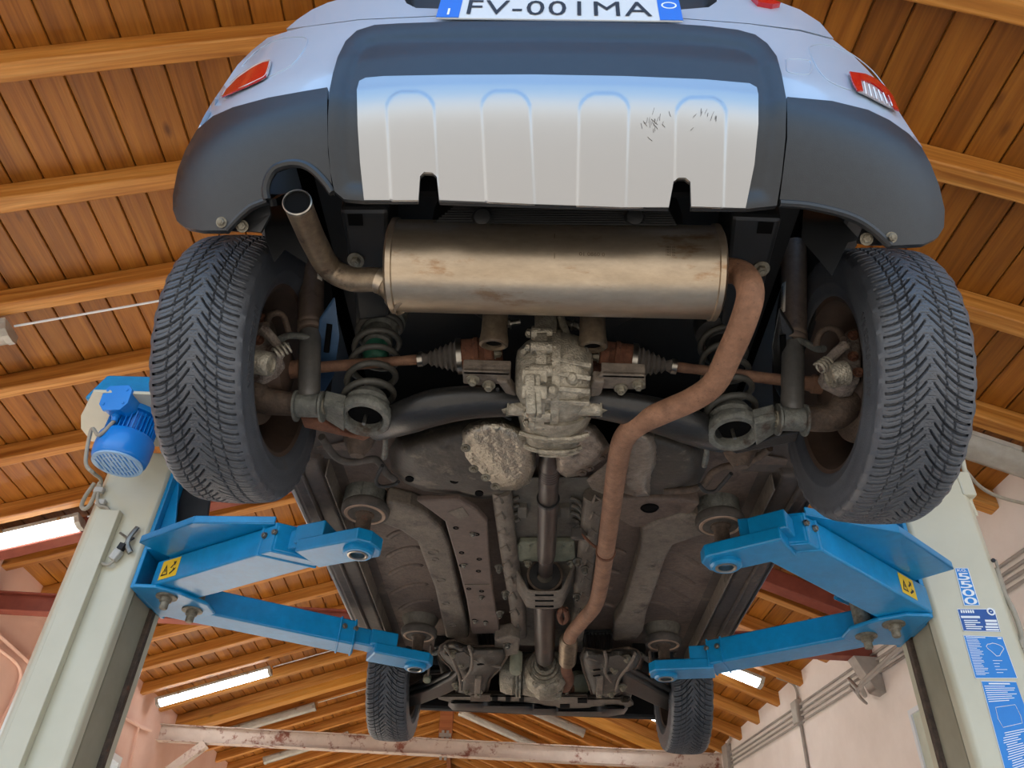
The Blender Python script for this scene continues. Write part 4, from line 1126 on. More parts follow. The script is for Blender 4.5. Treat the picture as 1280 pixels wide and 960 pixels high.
SK = [(455, 250), (450, 203), (447, 156), (446, 112), (449, 101), (457, 97), (480, 95), (560, 93.5), (667, 93), (780, 95), (880, 99), (937, 104), (946, 109), (948, 118), (948, 155), (943, 206), (932, 260), (864, 258), (863, 227), (857, 222), (848, 222), (842, 227), (836, 259), (780, 259), (667, 255), (600, 252), (549, 250), (546, 221), (540, 215.5), (530, 215), (525, 220), (523, 250)]
RIBS = [(484, 546, 113), (603, 666, 112), (722, 786, 115), (843, 908, 120)]
def skid(x, y):
    off = .021
    for x0, x1, yt in RIBS:
        lean = (y-180)*(.05 if x0 < 690 else -.02)
        x0_, x1_ = x0+lean, x1+(lean if x0 < 690 else lean*1.5)
        cx, hw = (x0_+x1_)/2, (x1_-x0_)/2; dx = abs(x-cx); rr = 24
        d = hw-dx
        if y < yt+rr: d = min(d, rr-math.hypot(max(0, dx-(hw-rr)), yt+rr-y))
        if d > 0: off += .0042*min(1, d/2.4)
    return hit(x, y, off)
sp_ = obj('skid_plate', patch(SK, skid, 2.3), MT['silver'], CAR, sm=60, solid=.006, skin=True)
# scuffs on the silver plate
g = G(); rs = random.Random(11)
for k in range(22):
    x = rs.gauss(818, 9); y = rs.gauss(153, 6); a = rs.uniform(-.5, .9); l = rs.uniform(3, 9)
    pts = [(x+l*t*math.sin(a)+rs.uniform(-.6, .6), y+l*t*math.cos(a)) for t in (-.5, 0, .5)]
    g.tube([hit(*p, .0263 if False else .0218) for p in pts], .0004, 4)
for k in range(10):
    x = rs.gauss(878, 8); y = rs.gauss(147, 4); a = rs.uniform(-.9, .3); l = rs.uniform(3, 7)
    g.tube([hit(x+l*t*math.sin(a), y+l*t*math.cos(a), .0270) for t in (-.5, .5)], .0004, 4)
obj('scuff_marks', g, mat('scuffed_metal', '#6b6660', rough=.6, metal=.5), sp_)
# lip below the plate
g = G().tube([hit(x, y, .012) for x, y in ((456, 251), (522, 252))], .004, 6).tube([hit(x, y, .012) for x, y in ((549, 252), (667, 257), (835, 261))], .004, 6).tube([hit(x, y, .012) for x, y in ((865, 261), (932, 262))], .004, 6)
obj('plate_lip', g, MT['plastic'], cp)

# reflector lamps, recess outlines
RL = [(277, 121), (283, 111), (297, 97), (316, 84), (328, 78), (337, 76), (336, 84), (332, 95), (322, 101), (300, 111)]
rl = obj('reflector', patch(RL, sk(.006), 4), MT['red'], CAR, sm=40, solid=.004, skin=True, label='red reflector lamp on the left of the bumper')
rimtube(RL+RL[:1], rl, .003, .004, 'clear', 'lens_rim')
RR = [(1062, 90), (1070, 90.5), (1081, 93), (1092, 98), (1103, 106), (1114, 119), (1123, 137), (1112, 133), (1098, 126), (1085, 119), (1074, 114), (1068, 102)]
rr_ = obj('reflector', patch(RR, sk(.006), 4), MT['clear'], CAR, sm=40, solid=.004, skin=True, label='white reversing lamp with red edge on the right of the bumper')
g = patch([(1062, 89), (1082, 92), (1095, 98), (1105, 106), (1116, 119), (1124, 138), (1119, 136), (1110, 121), (1100, 110), (1090, 103), (1076, 99), (1079, 113), (1072, 113), (1066, 102)], sk(.0085), 4); obj('red_edge', g, MT['red'], rr_, sm=40, solid=.004, skin=True)
g = G()
for k in range(6): g.tube([hit(1080+k*6, 102+k*3.5+i*0, .0078) if i == 0 else hit(1083+k*6.5, 117+k*3, .0078) for i in range(2)], .0012, 5)
obj('lens_ribs', g, MT['paper'], rr_)
for pts in ([(290, 97), (318, 66), (345, 50), (372, 46), (384, 49), (380, 62), (366, 80), (345, 92), (334, 96)],
            [(1106, 108), (1090, 88), (1065, 68), (1040, 57), (1018, 56), (1012, 62), (1020, 82), (1032, 98), (1050, 108), (1072, 115)]):
    rimtube(pts, CAR, .0012, .0005, 'white', 'pressed_line')
rimtube([(983, 80), (985, 74), (1008, 75), (1014, 80), (1013, 90), (1007, 93), (987, 91), (983, 86), (983, 80)], CAR, .0016, .0, 'white', 'towing_eye_cover')

# sliver of a tail lamp at the upper right
P3 = [hit(940, -6, .004), hit(958, -4, .004), hit(976, 3, .004), hit(966, 5, .004), hit(948, 2, .004)]
obj('tail_lamp', G().prism(P3, V((0, .02, .0))), MT['red'], CAR, sm=0)

# ---------------------------------------------------------------- shell of the body (sides, roof)
def side_panel(s):
    X = CX+s*.80
    out = []
    z0 = 1.21; zt = 1.95
    def arch(yc, zc, r):
        return [(yc+r*math.cos(a), zc+r*math.sin(a)) for a in [PI*i/16 for i in range(16, -1, -1)]]
    pts = [(1.16, 1.28), (1.05, 1.45)][::-1] if False else [(1.18, 1.38)]
    pts = [(1.34, 1.95), (1.22, 1.66)]
    pts += [(y, z) for y, z in arch(HY+.02, 1.30, .355) if y > 1.16]
    pts += [(1.86, z0), (3.46, z0)]
    pts += [(y, z) for y, z in arch(FY, 1.33, .36)]
    pts += [(4.25, 1.30), (4.42, 1.5), (4.40, 1.82), (3.6, 1.97)]
    g = G(); g.prism([V((X, y, z)) for y, z in pts], V((-s*.02, 0, 0)))
    return g
bs = obj('body_side', side_panel(-1), MT['white'], CAR, sm=0, label='left white body side above the sill')
bs2 = obj('body_side', side_panel(1), MT['white'], CAR, sm=0, label='right white body side above the sill')
rows = []
for z, hw, ya, yb_ in ((1.93, .79, 1.36, 4.38), (2.02, .78, 1.38, 4.1), (2.10, .74, 1.40, 3.4), (2.45, .62, 1.52, 2.75), (2.50, .55, 1.60, 2.65)):
    rows.append([V((CX+a*hw, y, z)) for a, y in ((-1, ya), (0, ya-.04), (1, ya), (1, (ya+yb_)/2), (1, yb_), (0, yb_+.05), (-1, yb_), (-1, (ya+yb_)/2), (-1, ya))])
g = G().sheet(rows); o_ = len(g.v); g.v += rows[-1][:8]; g.f.append(tuple(range(o_, o_+8))); obj('cabin', g, MT['white'], CAR, sm=30)
# dark closing skin added over the underbody so that no daylight comes through
g = G()
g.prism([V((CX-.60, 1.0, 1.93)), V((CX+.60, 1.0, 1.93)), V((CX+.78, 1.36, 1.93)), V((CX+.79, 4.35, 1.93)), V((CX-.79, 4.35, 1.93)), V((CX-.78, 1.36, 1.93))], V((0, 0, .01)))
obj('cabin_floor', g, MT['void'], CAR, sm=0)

# ---------------------------------------------------------------- dark rear underbody
def U(px, py, z): return at(px, py, z=z)
g = G()
# boot floor with the spare wheel well pressing
bf = [V((CX-.55, .97, 1.43)), V((CX+.55, .97, 1.43)), V((CX+.55, 2.0, 1.43)), V((CX-.55, 2.0, 1.43))]
g.prism(bf, V((0, 0, .02)))
bfo = obj('boot_floor', g, MT['black'], CAR, sm=0)
g = G().lathe(V((CX, 1.28, 1.43)), (0, 0, -1), [(.30, 0), (.285, .06), (.27, .075), (.1, .075), (.08, .06), (0, .06)], 40); obj('spare_well', g, MT['black'], bfo, sm=40)
g = G()
g.prism([V((CX-.62, 1.0, 1.43)), V((CX+.62, 1.0, 1.43)), V((CX+.60, 1.02, 1.92)), V((CX-.60, 1.02, 1.92))], V((0, .02, 0)))
obj('rear_panel', g, MT['black'], bfo, sm=0)
# ribbed diffuser panel between bumper and silencer
g = G()
q = [at(540, 282, y=1.05), at(846, 284, y=1.05), at(832, 258, y=1.05), at(572, 256, y=1.05)]
g.prism(q, V((0, .01, 0)))
for i in range(9):
    t = (i+.5)/9
    g.tube([q[0].lerp(q[3], t)+V((0, -.003, 0)), q[1].lerp(q[2], t)+V((0, -.003, 0))], .0028, 5)
for px in (603, 793): g.lathe(at(px, 273, y=1.045), (0, -.8, -.5), [(.022, 0), (.016, .012), (.006, .014)], 16)
obj('ribbed_panel', g, MT['plastic'], CAR, sm=40)
# chassis legs left and right, with hole and bolt
for s in (-1, 1):
    def X(p): return p if s < 0 else mir(p)
    g = G()
    pts = [(424, 262), (486, 262), (487, 398), (446, 402), (436, 330)]
    g.prism([X(U(*p, 1.26)) for p in pts], V((0, 0, .16)))
    leg = obj('chassis_leg', g, MT['plastic'], CAR, sm=0, bevel=.01)
    g = G().prism([X(U(*p, 1.2585)) for p in ((434, 268), (453, 268), (454, 282), (436, 282))], V((0, 0, .001))); obj('opening', g, MT['void'], leg, sm=0)
    g = G().bolt(X(U(445, 325, 1.256)), (0, -.25, -1), .011, .012, 1.7); obj('leg_bolt', g, MT['dirtybolt'], leg)
    pl = [X(p) for p in (U(400, 400, 1.24), U(419, 372, 1.27), U(425, 420, 1.22), U(418, 470, 1.17), U(400, 500, 1.14), U(394, 480, 1.16))]
    g = G().prism(pl, V((-s*-.004, 0, .006))); sg0 = obj('side_gusset', g, MT['bluedark'] if s < 0 else MT['axle'], CAR, sm=0, bevel=.003)
    obj('gusset_slot', G().tube([X(U(412, 405, 1.235)), X(U(408, 440, 1.195))], .007, 10), MT['void'], sg0)
    # wheel house: liner over the tyre, inner wall
    g = G(); xin, xout = CX+s*.64, CX+s*.79
    ro = []
    for i in range(22):
        a = math.radians(8+140*i/21); r = .355
        ro.append([V((x, HY+.02+r*math.cos(a), 1.22+r*1.05*math.sin(a))) for x in (xin, (xin+xout)/2, xout)])
    g.sheet(ro); wh = obj('wheel_house', g, MT['black'], CAR, sm=40, solid=.006)
    g = G(); pts = [V((xin, HY+.02+.36*math.cos(a), 1.22+.37*math.sin(a))) for a in [math.radians(5+150*i/20) for i in range(21)]]
    g.prism(pts, V((-s*.01, 0, 0))); obj('inner_wall', g, MT['black'], wh, sm=0)
    # pointed mud shield
    pt = [(328, 262), (352, 258), (384, 240), (384, 330), (356, 312), (343, 328), (332, 300)] if s < 0 else [(1005, 262), (1035, 258), (1074, 300), (1060, 303), (1040, 345), (1024, 325), (1002, 300)]
    g = patch(pt, lambda x, y: at(x, y, y=1.085+.0006*abs(y-280)), 8); obj('mud_shield', g, MT['plastic'], CAR, sm=50, solid=.005)

# ---------------------------------------------------------------- wheels
def tyre_geo():
    R, hw = TR_, .0945
    N, nx = 1620, 76; PIT = 86; th = .083                         # tread half width
    # profile of the carcass: (x, r)
    s = np.linspace(-1, 1, nx+1)
    x = s*th; rr = R-.0075*np.abs(s)**2.4-.004*np.clip((np.abs(s)-.86)/.14, 0, 1)**2
    t = np.arange(N)/N*2*PI
    S, T = np.meshgrid(s, t)                                      # rows around
    a = np.abs(S)
    Gs = 2.8
    gf = Gs*(1-(1-a)**2.0)
    side = np.where(S >= 0, .5, 0.)
    ph = T*PIT/(2*PI)-gf+side
    fr = ph-np.round(ph); idx = np.round(ph)
    dpdc = PIT/(2*PI*R); dpdx = Gs*2.0*(1-a)**1.0/th
    grad = np.sqrt(dpdc**2+dpdx**2); dist = np.abs(fr)/grad
    wid = .0008+.0011*np.clip(a*1.3, 0, 1)
    start = np.where(np.mod(idx, 2) == 0, .02, .10)
    on = np.clip((a-start)/.03, 0, 1)
    gr = np.clip((wid+.0009-dist)/.0011, 0, 1)*on
    # short connecting cuts along the tread
    con = np.zeros_like(gr)
    for pos, par, wv in ((.33, 0, .011), (.60, 1, .010)):
        sel = np.where(np.mod(np.floor(ph)+par, 2) == 0, 1, .55)
        d2 = np.abs(a-(pos+.05*(ph-np.floor(ph)-.5)))*th
        con = np.maximum(con, np.clip((.0019-d2)/.0011, 0, 1)*sel)
    # fine sipes halfway between the grooves (shallow)
    f2 = (ph*2)-np.round(ph*2); d3 = np.abs(f2)/(2*grad)
    sip = np.clip((.0012-d3)/.0009, 0, 1)*np.where(np.mod(np.round(ph*2), 2) == 1, 1, 0)*np.clip((a-.2)/.05, 0, 1)*np.clip((.97-a)/.03, 0, 1)*.28
    dep = np.maximum(np.maximum(gr, con*.75), sip)
    # small zig-zag cuts in the middle
    zz = np.abs(np.mod(T*PIT*1.5/(2*PI)+.25*np.sign(np.sin(a*90)), 1)-.5)*2*PI*R/(PIT*1.5)
    dep = np.maximum(dep, np.clip((.0012-zz)/.0009, 0, 1)*.25*(a < .10))
    rad = rr[None, :]-.0075*dep
    vs = np.stack([np.broadcast_to(x, rad.shape), rad*np.cos(T), rad*np.sin(T)], -1).reshape(-1, 3)
    W = nx+1
    i, j = np.meshgrid(np.arange(N), np.arange(nx), indexing='ij'); i2 = (i+1) % N
    fs = np.stack([i*W+j, i*W+j+1, i2*W+j+1, i2*W+j], -1).reshape(-1, 4)
    g = G(); g.v = [V(p) for p in vs.tolist()]; g.f = [tuple(f) for f in fs.tolist()]
    # side walls, shoulders meet the tread edges
    re = rr[0]
    prof = [(re, th), (R-.018, .0905), (R-.028, .0925), (R-.034, .0925), (R-.037, .0932), (R-.060, .0945), (R-.074, .0938), (R-.077, .0944), (R-.081, .0944), (R-.084, .0925), (R-.100, .0885), (R-.109, .083), (R-.113, .076)]
    M_ = N//7
    for sg in (-1, 1):
        o = len(g.v)
        for r, h in prof:
            for k in range(M_):
                A = 2*PI*k/M_; rib = .0022*(1 if k % 6 < 3 else 0) if abs(r-(R-.018)) < 1e-6 else 0
                g.v.append(V((sg*(h+rib), r*math.cos(A), r*math.sin(A))))
        for q in range(len(prof)-1):
            for k in range(M_):
                k2 = (k+1) % M_; g.f.append((o+q*M_+k, o+q*M_+k2, o+(q+1)*M_+k2, o+(q+1)*M_+k))
    # inner closing ring
    o = len(g.v)
    for sg in (-1, 1):
        for k in range(M_): A = 2*PI*k/M_; g.v.append(V((sg*.076, (R-.113)*math.cos(A), (R-.113)*math.sin(A))))
    for k in range(M_): k2 = (k+1) % M_; g.f.append((o+k, o+k2, o+M_+k2, o+M_+k))
    return g
MATS['tyre'] = mat('tyre_rubber', '#3d4045', '#484b50', scale=9, rough=.44, bump=.1, bscale=260, c3='#4a4540', c3s=8, c3t=.62, spec=.5, grit=.12)
MATS['tyretext'] = mat('tyre_lettering', '#3c3d40', rough=.5)
TG = tyre_geo()
tyre_me = None
def wheel(x, y, z, s, label, camber=0):
    """s: -1 left, +1 right (outer side)"""
    global tyre_me
    R0 = Matrix.Translation(V((x, y, z))) @ Matrix.Rotation(camber, 4, 'Y')
    def T(p): return R0 @ V(p)
    # rim: barrel with inner flange, drop centre, disc and spokes near the outer face
    g = G(); ax = R0.to_3x3() @ V((s, 0, 0)); c = T((0, 0, 0))
    prof = [(.204, -.083), (.208, -.081), (.208, -.076), (.197, -.074), (.195, -.060), (.188, -.045), (.176, -.03), (.176, .01), (.19, .04), (.195, .06), (.206, .072), (.208, .078), (.203, .080), (.19, .066), (.186, .045), (.172, .014), (.170, -.03), (.184, -.05), (.190, -.066), (.193, -.078)]
    g.ringlathe(c, ax, prof, 72)
    wr = obj('wheel', g, MT['rim'], CAR, sm=45, label=label)
    g = G().lathe(c, ax, [(.0, .045), (.06, .045), (.07, .05), (.10, .066), (.125, .07), (.15, .062), (.174, .03)], 60)
    obj('wheel_disc', g, MT['rim'], wr, sm=40)
    g = G()
    for k in range(5):
        a = 2*PI*k/5; p = T((s*.052, .049*math.cos(a), .049*math.sin(a))); g.bolt(p, -ax, .009, .014, 0)
    obj('wheel_bolts', g, MT['grime'], wr)
    if tyre_me is None:
        o = obj('tyre', G(), MT['tyre'], wr, sm=0); me = o.data
        gl = TG; me.from_pydata([tuple(v) for v in gl.v], [], gl.f); me.shade_smooth(); me.set_sharp_from_angle(angle=math.radians(50)); tyre_me = me
    else:
        o = bpy.data.objects.new('tyre', tyre_me); col.objects.link(o); o.parent = wr
    o.location = V((x, y, z+CH))-CAR.location; o.rotation_euler = (0, camber, 0)
    # raised lettering on the inner side wall
    for txt, a0, hh, rad in (('VREDESTEIN', 205, .020, TR_-.060),):
        g = G(); n = len(txt); step = (hh*.86)/rad
        for i, chh in enumerate(txt):
            if chh == ' ': continue
            tg = text_geo(chh, hh*1.25, bold=.0006, font_ext=.0008)
            ang = math.radians(a0)+s*step*(i-n/2)
            rv = V((0, math.cos(ang), math.sin(ang))); tv = V((0, -math.sin(ang), math.cos(ang)))*s
            for q in tg.v:
                pass
            vs = [T(V((-s*(.0945+q.z), 0, 0))+rv*(rad+q.y)+tv*q.x) for q in tg.v]
            g.add(vs, tg.f)
        obj('sidewall_lettering', g, MT['tyretext'], wr, sm=0)
    return wr
wheel(CX-HX, HY, HZ, -1, 'rear left wheel with a winter tyre')
wheel(CX+HX, HY, HZ, 1, 'rear right wheel with a winter tyre')
wheel(CX-HX+.03, FY, FZ, -1, 'front left wheel beyond the lower left lift arm')
wheel(CX+HX-.03, FY, FZ, 1, 'front right wheel beyond the lower right lift arm')
# ================================================================== exhaust
RX_ = .0925
ma, mb = at(489, 332, y=1.13), at(898, 341, y=1.13)
md = (mb-ma).normalized(); ML = (mb-ma).length
g = G().lathe(ma, md, [(RX_*.55, -.004), (RX_*.93, .0), (RX_*1.0, .004), (RX_*1.04, .006), (RX_*1.04, .016), (RX_*1.0, .018), (RX_*1.0, ML-.018), (RX_*1.04, ML-.016), (RX_*1.04, ML-.006), (RX_, ML-.004), (RX_*.93, ML), (RX_*.55, ML+.004)], 72, sx=1.0, sy=1.06)
muf = obj('silencer', g, MT['stainless'], CAR, sm=35, label='heat-tinted stainless silencer lying across the rear')
# stamped marks and seam on the silencer
vw = -(ma+mb).normalized()
def mufpt(px, py):
    r = ray(px, py).normalized(); 
    # nearest cylinder hit
    o = V((0, 0, 0))-ma; d = r; dd = d-md*d.dot(md); oo = o-md*o.dot(md)
    a = dd.dot(dd); b = 2*dd.dot(oo); c = oo.dot(oo)-(RX_*1.02)**2; D = max(0, b*b-4*a*c)
    return r*((-b-math.sqrt(D))/(2*a))
g = G(); rr = random.Random(4)
def stamp(txt, px, py, h):
    tg = text_geo(txt, 1, bold=.02); xs = [p.x for p in tg.v]; w = max(xs)-min(xs)
    base = len(g.v)
    for p in tg.v: g.v.append(mufpt(px+p.x*h, py-p.y*h*.8+p.x*h*.03))
    for f in tg.f: g.f.append(tuple(base+i for i in f))
stamp('50 058602', 735, 346, 8); stamp('01 0860 0', 740, 318, 8)
for i in range(4): stamp('18/2 E6', 838, 309+i*3.3, 4)
for cx_, w_ in ((768, 16), (800, 18), (828, 16)):
    pts = [mufpt(cx_+w_*.5*math.cos(a), 347-8*math.sin(a)) for a in [PI*k/10 for k in range(11)]]
    g.tube(pts, .0008, 5)
obj('stamped_marks', g, MT['pipe'], muf, sm=0)
g = G().tube([mufpt(x, y) for x, y in ((693, 292), (693, 320), (693, 345), (693, 385))], .0009, 5); obj('seam', g, MT['pipe'], muf)
for pts in ([at(497, 297, y=1.12), at(478, 290, y=1.13), at(468, 272, y=1.15)], [at(897, 296, y=1.13), at(912, 300, y=1.15), at(921, 291, y=1.16)]):
    obj('hanger_rod', G().tube(smooth(pts, 5), .005, 8), MT['pipe'], muf)
# tailpipe
pts = smooth([mufpt(489, 352)+V((.02, .07, .0)), at(478, 352, y=1.14), at(440, 349, y=1.14), at(412, 335, y=1.12), at(394, 305, y=1.04), at(381, 276, y=.965), at(371.5, 253, y=.905)], 7)
tp = obj('tailpipe', G().tube(pts, .0255, 28, cap=False), MT['pipe'], muf, sm=50, solid=.002, label='bent steel tailpipe with bright rim')
e = (pts[-1]-pts[-2]).normalized()
obj('tailpipe_rim', G().ringlathe(pts[-1], e, [(.0232, -.006), (.0262, -.006), (.0266, .001), (.0246, .003), (.0232, .001)], 36), MT['bright_steel'], muf)
obj('tailpipe_bore', G().lathe(pts[-1]-e*.006, e, [(.0245, .004), (.0238, -.06), (.0, -.065)], 32), MT['void'], muf)
g = G().tube(pts[6:9], .0275, 24); g.tube(pts[1:4], .0285, 24); obj('pipe_sleeve', g, MT['stainless'], muf, sm=50)
# right outlet, over-axle bend, centre pipe
pp = [(890, 341, None, 1.13), (906, 338, None, 1.115), (928, 343, None, 1.10), (938, 366, 1.07, None), (929, 402, 1.045, None), (912, 442, 1.03, None), (893, 479, 1.02, None), (866, 499, 1.015, None), (832, 514, 1.015, None), (800, 529, 1.02, None), (780, 548, 1.03, None), (772, 580, 1.04, None), (765, 630, 1.05, None), (757, 690, 1.06, None), (750, 735, 1.07, None), (743, 758, 1.075, None), (728, 776, 1.08, None), (714, 793, 1.085, None), (711, 806, 1.09, None)]
P3 = [at(a, b, z=z, y=y) if z is None else at(a, b, z=z) for a, b, z, y in [(p[0], p[1], p[2], p[3]) for p in pp]]
cpts = smooth(P3, 5)
ep = obj('centre_pipe', G().tube(cpts, .0262, 28), MT['rustpipe'], CAR, sm=60, label='rusty exhaust pipe running forward from the silencer')
i = min(range(len(cpts)), key=lambda k: (cpts[k]-at(757, 689, z=1.06)).length)
d_ = (cpts[i+1]-cpts[i-1]).normalized()
obj('clamp_ring', G().ringlathe(cpts[i], d_, [(.026, -.005), (.030, -.005), (.030, .005), (.026, .005)], 32), MT['rust'], ep)
obj('hanger_rod', G().tube(smooth([at(752, 687, z=1.06), at(742, 682, z=1.09), at(728, 669, z=1.12), at(722, 665, z=1.13)], 4), .0045, 8), MT['rust'], ep)
g = G().lathe(at(723, 668, z=1.13), V((0, .35, -1)), [(.014, -.02), (.022, -.018), (.024, .01), (.02, .016), (.01, .016)], 20); obj('rubber_hanger', g, MT['dustrubber'], ep)
g = G().tube(smooth([at(718, 662, z=1.15), at(726, 655, z=1.17), at(726, 640, z=1.19), at(724, 630, z=1.2)], 5), .006, 8); obj('hanger_rod', g, MT['conduit'], ep)
# flexible joint and front pipe
fa, fb = at(711, 798, z=1.085), at(709, 828, z=1.09)
fd = (fb-fa).normalized(); FL = (fb-fa).length
pr = [(.026, 0), (.033, .02)]
for k in range(14): pr += [(.034, .02+(FL-.04)*(k+.1)/14), (.037, .02+(FL-.04)*(k+.5)/14), (.034, .02+(FL-.04)*(k+.9)/14)]
pr += [(.033, FL-.02), (.026, FL)]
obj('flexible_joint', G().lathe(fa, fd, pr, 36), MT['pipe'], ep, sm=30)
obj('front_pipe', G().tube(smooth([fb-fd*.01, at(708, 838, z=1.09), at(711, 848, z=1.095), at(708, 858, z=1.11), at(700, 864, z=1.14)], 5), .024, 20), MT['rust'], ep, sm=50)
g = G().lathe(at(707, 861, z=1.12), V((0, .5, .8)), [(.042, -.006), (.042, .006)], 20)
obj('pipe_flange', g, MT['rust'], ep)
obj('flange_bolt', G().bolt(at(709, 864, z=1.10), V((0, -.4, -.9)), .011, .014), MT['bright_steel'], ep)
# ring shaped rusty bracket near the bend
g = G().tube(smooth([at(703, 760, z=1.11), at(699, 768, z=1.11), at(703, 778, z=1.11), at(709, 772, z=1.11), at(707, 762, z=1.11)], 4), .011, 10, closed=True); obj('rubber_hanger', g, MT['rust'], ep)

# ================================================================== rear axle group
# differential
dc = V((CX+.002, HY-.005, 1.125))
X1 = V((1, 0, 0))
g = G()
g.lathe(dc, X1, [(.045, -.088), (.062, -.085), (.082, -.066), (.098, -.04), (.104, -.026), (.104, -.006), (.112, -.006), (.112, .012), (.106, .012), (.106, .03), (.098, .055), (.082, .075), (.062, .086), (.045, .088)], 44)
df = obj('differential', g, MT['alu'], CAR, sm=32, label='weathered cast aluminium rear differential')
# nose towards the propshaft, sloping
nose0 = dc+V((.006, .06, -.015)); nose1 = at(689, 548, z=1.10)
nd_ = (nose1-nose0).normalized(); NL = (nose1-nose0).length
g = G().lathe(nose0, nd_, [(.098, -.02), (.094, .02), (.088, .05), (.080, NL-.06), (.080, NL-.045), (.066, NL-.04), (.058, NL-.02), (.050, NL-.01), (.050, NL)], 40)
obj('nose', g, MT['alu'], df, sm=32)
g = G().lathe(nose1-nd_*.012, nd_, [(.052, 0), (.056, .006), (.056, .014), (.040, .018), (.040, .03), (.034, .04)], 32); obj('seal_flange', g, MT['grime'], df, sm=35)
# casting seam with bolt lugs, fins, bosses
g = G(); sx_ = dc.x-.03
for k in range(9):
    a = math.radians(120+k*30); c = dc+V((-.03, .106*math.cos(a), .106*math.sin(a)))
    g.lathe(c-X1*.024, X1, [(.014, 0), (.016, .004), (.016, .044), (.014, .048)], 14)
    g.bolt(c-X1*.024, -X1, .009, .009, 0)
    g.bolt(c+X1*.024, X1, .008, .007, 0)
g.ringlathe(dc+V((-.03, 0, 0)), X1, [(.100, -.011), (.115, -.011), (.115, .011), (.100, .011)], 48)
obj('seam_lugs', g, MT['alu'], df, sm=32)
for k, a in enumerate((195, 212, 229, 246)):
    r_ = math.radians(a); rv = V((0, math.cos(r_), math.sin(r_)))
    c = dc+rv*.10+V((.045, 0, 0))
    obj('casting_fin', G().beam(dc+rv*.099+V((-.01, 0, .0)), dc+rv*.084+V((.078, 0, -.012)), .011, .03, up=rv), MT['alu'], df, sm=0, bevel=.002)
for k in range(4):                                     # fins running across the nose, stacked downwards
    t = k/4; p = nose0+nd_*(.03+.026*k)
    g = G()
    ro = []
    hw_ = .080-.006*k
    pts = [p+V((-hw_+2*hw_*i/8, 0, -.088+.010*(k % 2)-.003*math.sin(PI*i/8)+.012*(abs(i-4)/4)**3)) for i in range(2 if k % 2 else 0, 9)]
    g.tube(pts, .0052, 6, sy=1.3); obj('casting_fin', g, MT['alu'], df, sm=40)
for px, py, r in ((655, 430, .010), (664, 424, .008), (715, 462, .013), (690, 477, .012)):
    c = at(px, py, y=HY-.095); g = G().lathe(c+V((0, .04, 0)), V((0, -1, -.55)), [(r*1.3, 0), (r*1.3, .03), (r, .04), (r*.6, .045)], 14); obj('casting_boss', g, MT['alu'], df, sm=40)
g = G()
g.beam(at(682, 395, y=HY-.055), at(682, 444, y=HY-.09), .052, .05, up=(0, -1, 0)); g.beam(at(700, 400, y=HY-.06), at(716, 448, y=HY-.07), .02, .04, up=(0, -1, 0))
obj('upper_arm', g, MT['alu'], df, sm=0, bevel=.008)
g = G()
for py in (470, 490):
    g.beam(at(652, py, y=HY-.10), at(684, py+1, y=HY-.10), .03, .012, up=(0, -1, -.6))
g.beam(at(662, 470, y=HY-.105), at(664, 520, y=HY-.085), .022, .026, up=(0, -1, -.6)); g.beam(at(672, 470, y=HY-.103), at(674, 520, y=HY-.085), .012, .026, up=(0, -1, -.6))
obj('web', g, MT['alu'], df, sm=0, bevel=.004)
for pa, pb in (((650, 402), (638, 404)), ((706, 402), (716, 406))):
    g = G(); a, b = at(*pa, y=HY-.06), at(*pb, y=HY-.06); d = (b-a).normalized(); g.tube([a, b+d*.02], .007, 10); g.bolt(b, d, .010, .012, 1.4); obj('mount_bolt', g, MT['zinc'], df)
# two big bushes
for s, px in ((-1, 617), (1, 741)):
    yb_ = 1 if s < 0 else 2
    b0 = at(px, 430+ (1 if s < 0 else 4), y=1.335); ax = V((s*-.01, -.29, .957))
    g = G().ringlathe(b0, ax, [(.019, .0), (.027, -.003), (.0325, 0), (.0325, .012), (.0300, .03), (.0285, .095), (.019, .095)], 40)
    bu = obj('axle_bush', g, MT['pipe'], CAR, sm=40)
    g = G().lathe(b0+ax*.006, ax, [(.0, .012), (.0195, .01), (.0195, .0)], 28); obj('bush_core', g, MT['void'], bu)
